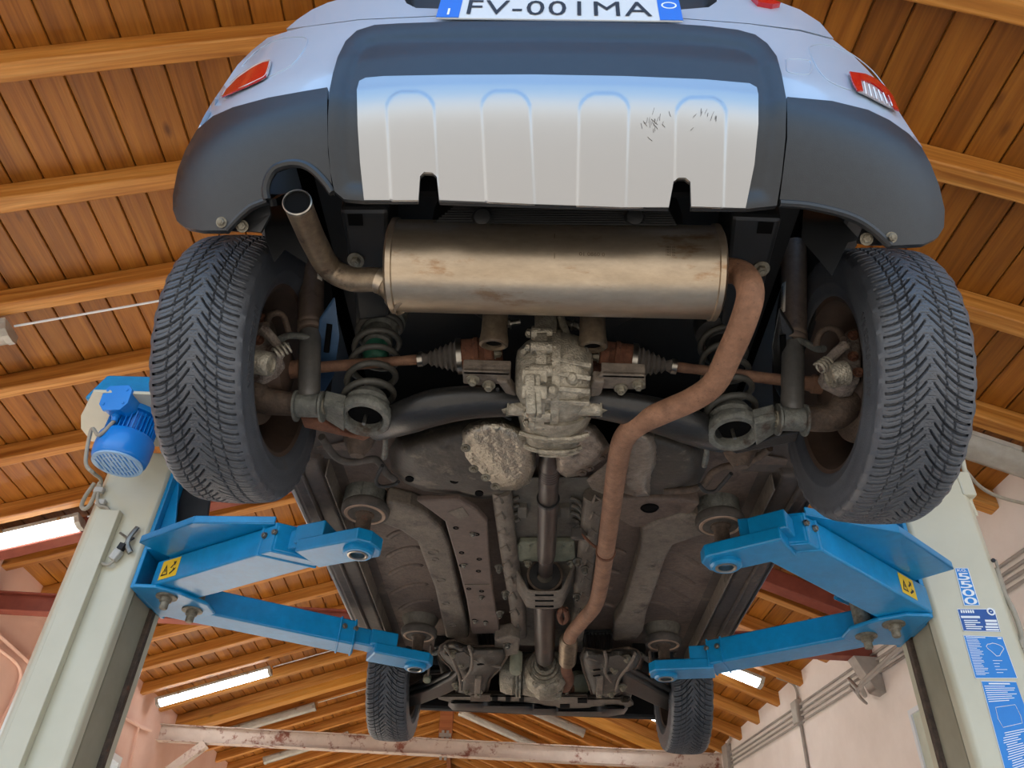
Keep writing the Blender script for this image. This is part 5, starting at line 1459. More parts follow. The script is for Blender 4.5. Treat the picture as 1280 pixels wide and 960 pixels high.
# half shafts with joints and boots
for s in (-1, 1):
    inn = V((CX+s*.086, HY, HZ+.0)); out = V((CX+s*.60, HY+.02, HZ-.005))
    if s < 0: a = at(628, 441, y=HY); b = at(350, 463, y=HY+.01)
    else: a = at(738, 445, y=HY); b = at(1040, 483, y=HY+.01)
    d = (b-a).normalized(); L = (b-a).length
    g = G().lathe(a, d, [(.034, 0), (.040, .004), (.040, .055), (.043, .057), (.043, .066), (.040, .068), (.0405, .10), (.034, .104)], 40)
    jt = obj('drive_joint', g, MT['rust'], CAR, sm=35, label='rusty inner drive joint on the %s of the differential' % ('left' if s < 0 else 'right'))
    g = G().beam(a+d*.018+V((0, -.035, -.03)), a+d*.040+V((0, -.035, -.03)), .035, .05, up=(0, 1, .8)); obj('joint_lug', g, MT['rust'], jt, sm=0, bevel=.006)
    g = G().bolt(a+d*.016+V((0, -.045, -.04)), -d, .009, .012, 1.3); obj('lug_bolt', g, MT['dirtybolt'], jt)
    pr = [(.041, .10)]
    for k in range(6):
        r1 = .041-.0042*k; x = .108+.0125*k; pr += [(r1, x), (r1-.009, x+.0065)]
    pr += [(.017, .19), (.015, .20)]
    g = G().lathe(a, d, pr, 36); obj('rubber_boot', g, MT['dustrubber'], jt, sm=30)
    g = G().ringlathe(a+d*.103, d, [(.0405, -.006), (.0435, -.006), (.0435, .006), (.0405, .006)], 36); obj('boot_clamp', g, MT['bright_steel'], jt, sm=30); g = G().ringlathe(a+d*.197, d, [(.014, -.006), (.018, -.006), (.018, .006), (.014, .006)], 24); obj('boot_clamp', g, MT['bright_steel'], jt, sm=30)
    g = G().lathe(a, d, [(.012, .18), (.0125, .22), (.0115, .24), (.0135, .33), (.0135, L-.08), (.016, L-.07), (.018, L-.05), (.022, L-.045), (.022, L-.02), (.03, L-.015), (.03, L+.06)], 24); obj('half_shaft', g, MT['shaft'], CAR, sm=35)
# steel brackets either side of the differential
for s in (-1, 1):
    pts = [(578, 464), (638, 466), (638, 480), (632, 480), (600, 482), (579, 480)] if s < 0 else [(752, 468), (807, 470), (807, 487), (780, 487), (752, 486), (744, 474)]
    g = G().prism([at(*p, z=1.07) for p in pts], V((0, 0, .012)))
    g.prism([at(*p, z=1.07) for p in ((pts[0], pts[1], (pts[1][0], pts[1][1]+4), (pts[0][0], pts[0][1]+4)))], V((0, 0, .035)))
    br = obj('mount_bracket', g, MT['rail'], CAR, sm=0, bevel=.003)
    arm_px = [(620, 476), (634, 478), (646, 496), (647, 514), (640, 520), (637, 500)] if s < 0 else [(742, 476), (756, 478), (752, 492), (745, 500), (746, 524), (739, 524), (738, 486)]
    g = G().prism([at(*p, z=1.06) for p in arm_px], V((0, 0, .03))); obj('bracket_arm', g, MT['rail'], br, sm=0, bevel=.004)
    for px, py in (((611, 481), (591, 474)) if s < 0 else ((776, 485), (798, 480))):
        obj('bracket_bolt', G().bolt(at(px, py, z=1.068), V((0, -.1, -1)), .010, .012, 1.5), MT['dirtybolt'], br)
    a, b = (at(629, 509, z=1.045), at(664, 512, z=1.045)) if s < 0 else (at(757, 510, z=1.045), at(720, 511, z=1.045))
    d = (a-b).normalized()
    g = G().tube([b, a-d*.01], .017, 14); obj('mount_sleeve', g, MT['alu'], br)
    obj('mount_nut', G().bolt(a-d*.012, d, .014, .016, 1.4), MT['dirtybolt'], br)
    g = G().tube(smooth([at(622, 486, z=1.06), at(620, 502, z=1.07), at(624, 515, z=1.07), at(638, 524, z=1.08)], 5) if s < 0 else smooth([at(756, 498, z=1.07), at(758, 510, z=1.07), at(768, 516, z=1.08)], 5), .004, 8); obj('breather_hose', g, MT['rubber'], br)

# twist beam: two swept black arms meeting in front of the differential
for s in (-1, 1):
    pts = [(470, 538, 1.075, .030), (490, 529, 1.05, .040), (512, 520, 1.038, .046), (545, 509, 1.04, .047), (590, 503, 1.05, .042), (645, 503, 1.07, .036), (690, 503, 1.09, .034)] if s < 0 else \
          [(903, 553, 1.075, .030), (885, 544, 1.05, .040), (864, 534, 1.038, .046), (830, 522, 1.04, .046), (790, 512, 1.05, .042), (735, 504, 1.07, .036), (690, 503, 1.09, .034)]
    P = smooth([at(a, b, z=z) for a, b, z, r in pts], 6)
    rs_ = [p[3] for p in pts]; R_s = []
    for i in range(len(P)):
        t = i/6; k = min(int(t), len(rs_)-2); R_s.append(rs_[k]+(rs_[k+1]-rs_[k])*(t-k))
    g = G().tube(P, R_s, 24, sx=1.05, sy=.80); tb = obj('twist_beam', g, MT['axle'], CAR, sm=60, label='black %s half of the rear axle beam' % ('left' if s < 0 else 'right'))

# ---------------------------------------------------------------- suspension corner (left traced, right mirrored with its own offsets)
def corner(s):
    def T(px, py, **k):
        p = at(px, py, **k); return p if s < 0 else mir(p)
    L_ = 'left' if s < 0 else 'right'
    seat = T(456, 522, z=1.02) if s < 0 else at(917, 540, z=1.02)
    eye = T(386, 507, z=1.035) if s < 0 else at(990, 524, z=1.035)
    top = V((CX+s*.60, eye.y-.075, 1.52))
    if s < 0: top = at(390, 322, y=eye.y-.06)
    else: top = at(993, 330, y=eye.y-.06)
    ax = (top-eye).normalized()
    # spring seat: ring with hollow, dish and lug to the damper
    rr = .062
    g = G().ringlathe(seat, (0, -.12, -1), [(rr*.66, .0), (rr*.72, .007), (rr*.92, .008), (rr*1.0, .001), (rr*1.0, -.014), (rr*.92, -.022), (rr*.66, -.024)], 44)
    st = obj('spring_seat', g, MT['seatgrey'], CAR, sm=45, label='grey %s spring seat cast into the axle arm' % L_)
    g = G().lathe(seat+V((0, 0, .012)), (0, 0, 1), [(.0, .01), (rr*.7, .006), (rr*.7, .0)], 32); obj('seat_well', g, MT['void'], st)
    g = G().tube([seat+V((0, .01, .02)), seat+V((0, .0, -.018))], .0045, 8); obj('locating_pin', g, MT['zinc'], st)
    g = G().lathe(seat+V((0, 0, .03)), (0, 0, 1), [(.050, 0), (.052, .012), (.045, .022), (.042, .03)], 32); obj('spring_cup', g, MT['seatgrey'], st)
    # web between seat and damper eye
    d = (eye-seat); d.z = 0; d.normalize(); n = V((-d.y, d.x, 0))
    g = G()
    a0, b0 = seat+d*.045, eye-d*.035
    g.prism([a0+n*.045+V((0, 0, -.016)), b0+n*.028+V((0, 0, -.012)), b0-n*.03+V((0, 0, -.012)), a0-n*.045+V((0, 0, -.016))], V((0, 0, .02)))
    g.prism([a0+n*.040, b0+n*.030, b0+n*.022, a0+n*.030], V((0, 0, .028))); g.prism([a0-n*.040, b0-n*.030, b0-n*.022, a0-n*.030], V((0, 0, .028)))
    obj('damper_arm', g, MT['seatgrey'], CAR, sm=0, bevel=.008, bseg=3)
    # rusty lower skirt of the arm
    g = G().prism([T(375, 522, z=1.02), T(403, 527, z=1.02), T(420, 537, z=1.02), T(440, 545, z=1.02), T(470, 543, z=1.02), T(455, 552, z=1.02), T(440, 548, z=1.02), T(380, 535, z=1.02)] if s < 0 else
                  [at(1000, 540, z=1.02), at(970, 545, z=1.02), at(950, 553, z=1.02), at(935, 560, z=1.02), at(900, 558, z=1.02), at(920, 568, z=1.02), at(940, 564, z=1.02), at(995, 553, z=1.02)], V((0, 0, .03))); obj('arm_skirt', g, MT['rust'] if s < 0 else MT['axle'], CAR, sm=0, bevel=.004)
    # small cone under the beam
    g = G().lathe(T(448, 556, z=1.06) if s < 0 else at(925, 570, z=1.06), (0, .2, -1), [(.045, -.03), (.035, .0), (.02, .025), (.018, .03)], 20); obj('bump_cone', g, MT['grime'], CAR)
    # spring
    sp0 = seat+V((0, 0, .045)); sp1 = seat+V((s*.01, .015, .30))
    g = G().tube(coil(sp0, sp1, .057, 4.6, 26, r2=.052), .0078, 10); sg = obj('coil_spring', g, MT['spring'], CAR, sm=60, label='%s rear coil spring' % L_)
    axs = (sp1-sp0).normalized()
    g = G().lathe(sp0+axs*.13, axs, [(.022, 0), (.030, .01), (.033, .03), (.028, .05)], 28); obj('bump_stop', g, MT['green'], sg)
    g = G().lathe(sp0+axs*.18, axs, [(.030, 0), (.036, .004), (.036, .05), (.04, .054), (.046, .07), (.062, .08), (.066, .12)], 32); obj('upper_cup', g, MT['seatgrey'] if s < 0 else MT['black'], sg)
    for k, (a, b) in enumerate(((10, 443), (27, 443), (37, 448))):
        pass
    # damper
    Ld = (top-eye).length
    g = G().lathe(eye, ax, [(.018, .01), (.0235, .022), (.0255, .03), (.0255, .20)], 32)
    dm = obj('damper', g, MT['damper'], CAR, sm=40, label='%s rear shock absorber with dusty upper sleeve' % L_)
    # upper sleeve starts at the pixel where the tube widens
    lo = .205 if s < 0 else .205
    g = G().lathe(eye, ax, [(.026, lo), (.0305, lo), (.0325, lo+.004), (.0325, lo+.012), (.0305, lo+.016), (.0325, lo+.02), (.0325, lo+.026), (.031, lo+.03), (.031, lo+.30), (.02, lo+.31)], 36); obj('dust_sleeve', g, MT['dust'], dm, sm=35)
    # bar code label
    lc = eye+ax*(lo+.12)
    vw = (-lc).normalized(); px_ = ax.cross(vw).normalized(); vw = px_.cross(ax)
    ang0 = -.95; g = G()
    def onsl(a, h): return lc+(vw*math.cos(a)+px_*math.sin(a))*.0314+ax*h
    if s > 0 or True:
        hh = .045 if s > 0 else .012; sg_ = -1 if s > 0 else 1
        aa = [sg_*(.62+.5*i/4) for i in range(5)]
        aa = sorted(aa)
        if s > 0:
            rows = [[onsl(a, h) for a in sorted([(-1)*(1.15-.1*i) for i in range(6)])] for h in (-hh, hh)]
        else:
            rows = [[onsl(a, h) for a in [.45+.1*i for i in range(6)]] for h in (-hh+.03, hh+.03)]
        g.sheet(rows); lb = obj('paper_label', g, MT['label'], dm, sm=60, solid=.0006, off=1)
        if s > 0:
            g = G(); rn = random.Random(2); h = -hh*.85
            while h < hh*.8:
                w = rn.uniform(.0008, .0024); g.sheet([[onsl(a, q)+(vw*math.cos(a)+px_*math.sin(a))*.0009 for a in (-1.08, -.98, -.88)] for q in (h, h+w)]); h += w+rn.uniform(.0008, .002)
            obj('bar_code', g, MT['ink'], dm, sm=0)
    # eye with bush, clevis plates, bolt
    bx = V((1, 0, 0)) if s < 0 else V((-1, 0, 0))
    g = G().lathe(eye-bx*.026, bx, [(.024, 0), (.027, .002), (.027, .05), (.024, .052)], 28); obj('damper_eye', g, MT['seatgrey'], dm, sm=40)
    for q in (-.030, .029):
        g = G(); c = eye+bx*q
        loop = [c+V((0, .036*math.cos(a), .036*math.sin(a)-.002)) for a in [2*PI*k/20 for k in range(20)]]
        g.prism(loop, bx*.005); obj('clevis_plate', g, MT['seatgrey'], dm, sm=0)
    obj('damper_bolt', G().bolt(eye+bx*.034, bx, .015, .016, 1.3), MT['dirtybolt'], dm)
    obj('damper_nut', G().bolt(eye-bx*.030, -bx, .010, .014, 1.3), MT['rust'], dm)
    # trailing arm end and knuckle
    kn = [(380, 507, 1.04, .026), (352, 504, 1.045, .032), (330, 500, 1.05, .036), (318, 488, 1.07, .040), (310, 466, 1.12, .045)] if s < 0 else [(996, 524, 1.04, .026), (1020, 524, 1.045, .032), (1042, 521, 1.05, .036), (1056, 508, 1.07, .040), (1066, 486, 1.12, .045)]
    P = smooth([at(a, b, z=z) for a, b, z, r in kn], 5); R_s = []
    for i in range(len(P)):
        t = i/5; k = min(int(t), len(kn)-2); R_s.append(kn[k][3]+(kn[k+1][3]-kn[k][3])*(t-k))
    obj('wheel_arm', G().tube(P, R_s, 20, sy=.85), MT['grime'], CAR, sm=60)
    hub = V((CX+s*HX, HY, HZ))
    xi = V((-s, 0, 0))
    g = G().lathe(hub+xi*.0, xi, [(.05, -.02), (.13, -.01), (.13, .0), (.13, .012), (.09, .016), (.07, .03), (.06, .06), (.055, .09), (.03, .095)], 44); hb = obj('brake_hub', g, MT['rim'], CAR, sm=35)
    g = G().lathe(hub+xi*.02, xi, [(.128, 0), (.131, .004), (.128, .012), (.075, .012)], 52, a0=math.radians(0), a1=2*PI); obj('brake_disc', g, MT['grime'], hb, sm=35)
    # caliper cluster
    def K(px, py, y): return at(px, py, y=y) if s < 0 else at(px, py, y=y)
    y0 = HY-.10
    if s < 0: body = [(316, 392), (332, 394), (336, 410), (344, 424), (350, 440), (340, 452), (322, 462), (308, 458), (304, 430), (308, 408)]
    else: body = [(1074, 414), (1060, 412), (1056, 428), (1046, 440), (1030, 456), (1036, 466), (1060, 478), (1076, 476), (1078, 446), (1076, 426)]
    g = G().prism([K(*p, y0) for p in body], V((0, .06, 0))); cal = obj('brake_caliper', g, MT['caliper'], CAR, sm=0, bevel=.008, bseg=3, label='corroded brake caliper inside the %s rear wheel' % L_)
    c = K(318, 452, y0-.02) if s < 0 else K(1058, 466, y0-.02); c2 = K(340, 456, y0-.02) if s < 0 else K(1036, 470, y0-.02)
    d = (c2-c).normalized()
    g = G().lathe(c, d, [(.024, 0), (.027, .003), (.027, .036), (.024, .04), (.017, .041), (.016, .036)], 28); obj('caliper_piston', g, MT['alu'], cal, sm=40)
    lv = [(330, 412), (338, 420), (346, 430), (352, 440), (350, 446)] if s < 0 else [(1056, 432), (1046, 440), (1036, 450), (1028, 458), (1030, 464)]
    g = G().tube([K(*p, y0-.03) for p in lv], [.012, .011, .010, .009, .008], 10); obj('brake_lever', g, MT['caliper'], cal)
    c = K(352, 438, y0-.035) if s < 0 else K(1029, 456, y0-.035)
    g = G().tube(coil(c-V((.012, 0, .01)), c+V((.016, 0, .012)), .012, 4, 14), .0028, 6); obj('return_spring', g, MT['alu'], cal)
    for px, py in ((327, 398), (324, 426), (312, 442)) if s < 0 else ((1066, 420), (1066, 446), (1072, 466)):
        obj('caliper_bolt', G().bolt(K(px, py, y0-.002), (0, -1, -.2), .009, .01, 1.3), MT['rust'], cal)
    hs = [(333, 406), (337, 395), (346, 391), (354, 395), (358, 406), (361, 416)] if s < 0 else [(1054, 424), (1048, 414), (1038, 410), (1028, 414), (1022, 424), (1020, 436)]
    obj('brake_hose', G().tube(smooth([K(*p, y0-.02+.01*i) for i, p in enumerate(hs)], 6), .0075, 10), MT['grime'], cal, sm=60)
    hs = [(350, 424), (360, 420), (374, 420), (390, 424)] if s < 0 else [(1030, 436), (1020, 436), (1006, 428), (992, 424)]
    obj('brake_cable', G().tube(smooth([K(*p, y0+.01+.02*i) for i, p in enumerate(hs)], 6), .008, 10), MT['seatgrey'], cal, sm=60)
    c = K(352, 464, HY) if s < 0 else K(1040, 482, HY)
    g = G().lathe(c, V((-s*1.0, 0, 0)), [(.034, -.03), (.034, .0), (.028, .01), (.018, .014)], 24); obj('hub_joint', g, MT['grime'], hb)
    # thin link rods behind
    a, b = (at(328, 490, z=1.10), at(378, 492, z=1.10)) if s < 0 else (at(1010, 508, z=1.10), at(1045, 505, z=1.10))
    obj('link_rod', G().tube([a, b], .004, 8), MT['grime'], CAR)
    # jack bracket and axle front bush above the lift pad
    pz = at(455, 630, z=1.17) if s < 0 else at(899, 644, z=1.17)
    pts = [(428, 600), (434, 585), (448, 579), (470, 580), (486, 590), (488, 625), (475, 640), (440, 642), (430, 632)] if s < 0 else [(868, 612), (874, 596), (890, 588), (916, 588), (930, 600), (934, 640), (922, 655), (884, 656), (872, 645)]
    g = G()
    g.lathe(pz+V((0, 0, -.002)), V((0, -.04, 1)), [(.062, 0), (.066, .004), (.064, .05), (.06, .10), (.045, .14)], 32, sy=.92)
    jb = obj('jacking_dome', g, MT['seatgrey'], CAR, sm=45, label='grey ribbed dome over the %s rear lifting pad' % L_)
    for k in (-1, 0, 1):
        dq = V((k*.026, -.058+.012*abs(k), 0)); obj('dome_rib', G().beam(pz+dq, pz+dq+V((0, .006, .11)), .007, .012, up=(0, 1, 0)), MT['seatgrey'], jb, sm=0, bevel=.002)
    # handbrake cable bundle and hoses
    hs = [(402, 546), (412, 562), (424, 574), (442, 578), (466, 574), (474, 578), (484, 592), (494, 600)] if s < 0 else [(962, 560), (950, 570), (932, 580), (905, 584), (890, 592), (880, 606), (862, 612), (830, 614)]
    obj('cable_bundle', G().tube(smooth([at(a, b, z=1.10+.004*i) for i, (a, b) in enumerate(hs)], 5), .010, 10), MT['dustrubber'] if s < 0 else MT['grime'], CAR, sm=60)
    hs = [(478, 582), (470, 600), (476, 608), (492, 606), (498, 602)] if s < 0 else [(914, 592), (902, 606), (894, 614), (882, 614), (874, 606)]
    obj('cable_loop', G().tube(smooth([at(a, b, z=1.09) for a, b in hs], 6), .0055, 8), MT['rubber'], CAR, sm=60)
    hs = [(482, 548), (481, 566), (480, 572)] if s < 0 else [(884, 560), (882, 574), (880, 582)]
    obj('bolt_stud', G().tube([at(a, b, z=1.08) for a, b in hs], [.006, .008, .008], 8), MT['seatgrey'], CAR)
corner(-1); corner(1)

# ================================================================== fuel tank, heat shields
def bumps(lst):
    def f(x, y):
        z = 0
        for cx, cy, r, h in lst:
            d = math.hypot((x-cx), (y-cy)*1.6)/r
            if d < 1: z += h*(1-d*d)**2
        return z
    return f
tk = [(486, 562), (496, 546), (540, 534), (600, 520), (660, 522), (672, 560), (660, 604), (632, 619), (604, 624), (566, 618), (530, 614), (506, 604), (490, 588)]
g = dome(tk, 1.075, .12, 30, 6, bumps([(552, 590, 7, -.004), (523, 600, 7, -.005), (568, 602, 6, -.004), (575, 617, 14, .012), (553, 560, 9, -.01)])); tkp = obj('fuel_tank', g, MT['tank'], CAR, sm=60, label='dusty black fuel tank left of the propshaft')
for px, py in ((599, 616), (512, 598), (568, 600)): obj('tank_plug', G().lathe(at(px, py, z=1.09), (0, -.1, -1), [(.012, 0), (.012, .004), (.006, .004)], 14), MT['void'], tkp)
tk2 = [(790, 540), (820, 534), (860, 545), (878, 560), (884, 584), (874, 604), (850, 618), (800, 622), (770, 600)]
obj('fuel_tank', dome(tk2, 1.11, .10, 22, 6), MT['tank'], CAR, sm=60, label='black tank moulding right of the exhaust pipe')
hs1 = [(571, 556), (576, 540), (586, 530), (604, 524), (626, 523), (642, 530), (658, 540), (668, 556), (670, 584), (662, 604), (645, 613), (625, 613), (606, 604), (590, 590), (576, 574)]
def hsz(x, y):
    v = 0
    # fold line from the flange to the raised body
    t = (y-545)*.85-(x-590)
    if x < 640 and t > 0: v += min(.02, t*.0012)
    v += .0022*math.sin(x*.9+y*.6)*math.sin(y*1.1-x*.4)
    return v
h1 = obj('heat_shield', dome(hs1, 1.045, .055, 14, 4, hsz), MT['foil'], CAR, sm=70, solid=.0015, label='embossed silver heat shield left of the propshaft')
for px, py in ((592, 586), (607, 597), (619, 608), (582, 560)): obj('shield_bolt', G().bolt(at(px, py, z=1.055), (0, -.3, -1), .007, .006, 1.8), MT['dirtybolt'], h1)
hs2 = [(692, 536), (706, 528), (728, 526), (744, 532), (754, 544), (764, 560), (752, 576), (738, 586), (722, 595), (708, 597), (694, 590)]
h2 = obj('heat_shield', dome(hs2, 1.06, .05, 12, 4, lambda x, y: .0015*math.sin(y*1.4+x*.3)), MT['foil2'], CAR, sm=70, solid=.0015, label='dusty grey heat shield right of the propshaft')
fl = [(733, 600), (748, 588), (770, 568), (778, 590), (772, 620), (752, 617), (740, 612)]
obj('heat_shield_flange', patch(fl, lambda x, y: at(x, y, z=1.10+.0004*(x-730)), 6), MT['foil2'], CAR, sm=60, solid=.002)
for px, py in ((753, 571), (737, 585), (728, 591)): obj('shield_bolt', G().bolt(at(px, py, z=1.068), (0, -.3, -1), .006, .005, 1.9), MT['grime'], h2)
hs3 = [(780, 546), (790, 538), (806, 536), (818, 543), (823, 558), (822, 580), (815, 600), (812, 620), (796, 621), (774, 615), (770, 590), (774, 560)]
h3 = obj('heat_shield', dome(hs3, 1.075, .06, 14, 4, lambda x, y: (.006 if 798 < x < 818 and 586 < y < 600 else 0)+.0012*math.sin(x*.8)*math.sin(y*.9)), MT['foil2'], CAR, sm=70, solid=.0015, label='dusty heat shield between exhaust pipe and right tank')

# ================================================================== floor
FZ0 = 1.215
fpn = [(395, 560), (470, 545), (690, 560), (900, 560), (985, 575), (940, 690), (880, 800), (850, 815), (700, 815), (540, 815), (500, 805), (478, 790), (440, 690), (410, 600)]
g = patch(fpn, lambda x, y: at(x, y, z=FZ0), 7); flr = obj('floor_pan', g, MT['floorpan'], CAR, sm=50, solid=.004, off=-1)
for k_, (cx_, cy_, l_) in enumerate(((500, 668, 16), (505, 690, 22), (508, 712, 22), (512, 736, 24), (520, 756, 22), (852, 698, 22), (846, 722, 22), (840, 742, 22), (828, 760, 20))):
    sl = -.28 if cx_ < 690 else .42; bow = -5
    pts_ = [at(cx_+l_*t, cy_+l_*t*sl+bow*(1-t*t), z=FZ0+.003) for t in (-1, -.6, -.2, .2, .6, 1)]
    obj('floor_bead', G().tube(smooth(pts_, 3), [.004]+[.013]*14+[.004], 10, sy=.8), MT['floorpan'], flr, sm=60)
# tunnel
g = G()
tun = [(645, 600), (738, 600), (722, 800), (652, 800)]
q = [at(*p, z=FZ0-.02) for p in tun]; top_ = [V((p.x*.9, p.y, 1.34)) for p in q]
g.add([at(640, 596, z=1.18), at(742, 596, z=1.18), at(728, 806, z=1.18), at(648, 806, z=1.18)], [(0, 1, 2, 3)])
obj('tunnel_roof', g, MT['tunnel'], flr, sm=0, solid=.003)
g = G()
for i, (x, y) in enumerate(((640, 626), (640, 635), (641, 644), (641, 653))): g = G(); g.tube(smooth([at(x-6, y+8, z=1.165), at(x, y, z=1.165), at(x+9, y-4, z=1.17)], 4), .006, 8); obj('tunnel_rib', g, MT['tunnel'], flr)
for i, (x, y) in enumerate(((722, 626), (723, 635), (723, 644), (724, 653))): g = G(); g.tube(smooth([at(x+6, y+8, z=1.165), at(x, y, z=1.165), at(x-9, y-4, z=1.17)], 4), .006, 8); obj('tunnel_rib', g, MT['tunnel'], flr)
for px in (653, 706): obj('tunnel_bracket', G().prism([at(px-6, 635, z=1.16), at(px+6, 635, z=1.16), at(px+6, 648, z=1.16), at(px-6, 648, z=1.16)], V((0, 0, .02))), MT['tunnel'], flr, sm=0, bevel=.003)
g = G().prism([at(*p, z=1.155) for p in ((650, 678), (718, 678), (720, 702), (640, 702), (638, 696))], V((0, 0, .02)))
gp = obj('tunnel_plate', g, MT['greenish'], CAR, sm=0, bevel=.004)
g = G()
for px in (650, 662, 704, 714): g.beam(at(px, 682, z=1.152), at(px-1, 690, z=1.152), .004, .006)
obj('plate_ribs', g, MT['greenish'], gp, sm=0)
for px in (660, 714): obj('plate_bolt', G().bolt(at(px, 703, z=1.15), (0, 0, -1), .010, .012), MT['dirtybolt'], gp)
# side members
for s in (-1, 1):
    po = [(484, 628), (512, 634), (534, 644), (552, 660), (562, 680), (570, 720), (578, 755), (585, 785), (586, 798), (557, 798), (553, 780), (549, 762), (543, 735), (534, 712), (521, 678), (500, 664), (470, 652)] if s < 0 else \
         [(803, 662), (818, 654), (850, 644), (880, 648), (892, 664), (860, 676), (842, 682), (832, 700), (820, 735), (808, 768), (804, 790), (796, 800), (766, 802), (768, 780), (778, 766), (790, 725), (800, 690)]
    rl_ = obj('floor_rail', G().prism([at(*p, z=1.155) for p in po], V((0, 0, .06))), MT['rail'], CAR, sm=0, bevel=.012, bseg=3, label='%s box section rail under the floor' % ('left' if s < 0 else 'right'))
    for px, py, r in (((541, 690, .022), (544, 699, .014), (551, 725, .018), (557, 754, .016), (566, 781, .016)) if s < 0 else ((816, 700, .022), (814, 709, .014), (804, 734, .018), (796, 764, .016), (790, 768, .012))):
        obj('rail_dimple', G().ringlathe(at(px, py, z=1.1545), (0, 0, -1), [(r*.6, 0), (r*.8, .003), (r, 0), (r, -.002), (r*.6, -.002)], 24), MT['rail'], rl_)
    # hollow strip with holes (left) / pressed panel edge (right)
tp_ = [(520, 626), (574, 625), (596, 638), (609, 653), (611, 690), (614, 720), (617, 745), (625, 792), (590, 793), (583, 750), (573, 710), (563, 676), (556, 652), (540, 640)]
ut = obj('cable_cover', G().prism([at(*p, z=1.125) for p in tp_], V((0, 0, .02))), MT['undertray'], CAR, sm=0, bevel=.005, label='flat brown cover strip with bolt holes under the floor')
for px, py in ((570, 660), (596, 668), (577, 691), (599, 699), (598, 714), (577, 707), (586, 736), (602, 739), (593, 775), (607, 777)):
    obj('cover_hole', G().ringlathe(at(px, py, z=1.1245), (0, 0, -1), [(.005, .001), (.009, .001), (.009, -.001), (.005, -.001)], 16), MT['void'], ut)
for px, py in ((591, 667), (580, 706), (602, 746), (594, 776), (607, 778)): obj('cover_bolt', G().bolt(at(px, py, z=1.124), (0, 0, -1), .007, .008, 1.6), MT['zinc'], ut)
g = G().prism([at(*p, z=1.1235) for p in ((560, 640), (578, 634), (586, 645), (575, 650))], V((0, 0, .001))); obj('pressed_mark', g, MT['rail'], ut, sm=0)
g = G().beam(at(581, 731, z=1.1235), at(612, 731, z=1.1235), .004, .003); obj('pressed_line', g, MT['rail'], ut, sm=0)
# long ridges either side of the tunnel
for s in (-1, 1):
    ps = [(627, 612), (630, 640), (635, 680), (641, 720), (647, 760), (650, 792)] if s < 0 else [(742, 618), (738, 650), (733, 690), (728, 730), (724, 770), (720, 796)]
    g = G().tube([at(*p, z=1.155) for p in ps], [.03]*6, 20, sx=1.0, sy=.8); rg = obj('tunnel_side', g, MT['rail'], CAR, sm=60)
    for px, py in (((624, 708), (632, 741), (625, 765)) if s < 0 else ((731, 710), (721, 744), (722, 700))): obj('stud_nut', G().bolt(at(px, py, z=1.118), (0, -.2, -1), .010, .018, 1.5), MT['zinc'], rg)
    g = G(); rn = random.Random(8+s)
    for i in range(9):
        t = i/8; x = ps[0][0]+(ps[-1][0]-ps[0][0])*t+(-9 if s < 0 else 9); y = 625+160*t
        g.tube([at(x, y, z=1.14), at(x+(7 if s < 0 else -7), y-5, z=1.13), at(x+(10 if s < 0 else -10), y+3, z=1.13)], .005, 6)
    obj('seam_sealer', g, MT['rail'], rg)
# right-hand panel with round hole, cross member
cm = [(758, 622), (790, 624), (850, 624), (876, 630), (862, 646), (830, 652), (802, 660), (790, 660), (770, 648)]
c_ = obj('cross_member', G().prism([at(*p, z=1.165) for p in cm], V((0, 0, .05))), MT['floorpan'], CAR, sm=0, bevel=.01, bseg=3)
obj('drain_hole', G().lathe(at(812, 635, z=1.164), (0, 0, -1), [(.0, .001), (.020, .001), (.024, .004), (.028, 0)], 24), MT['void'], c_)
g = G()
for x, y, l in ((760, 715, 26), (752, 735, 24), (770, 690, 22), (756, 757, 20)): g.tube(smooth([at(x-l*.4, y, z=1.19), at(x, y-3, z=1.185), at(x+l*.5, y+1, z=1.19)], 4), .007, 8)
obj('floor_beads', g, MT['floorpan'], flr)
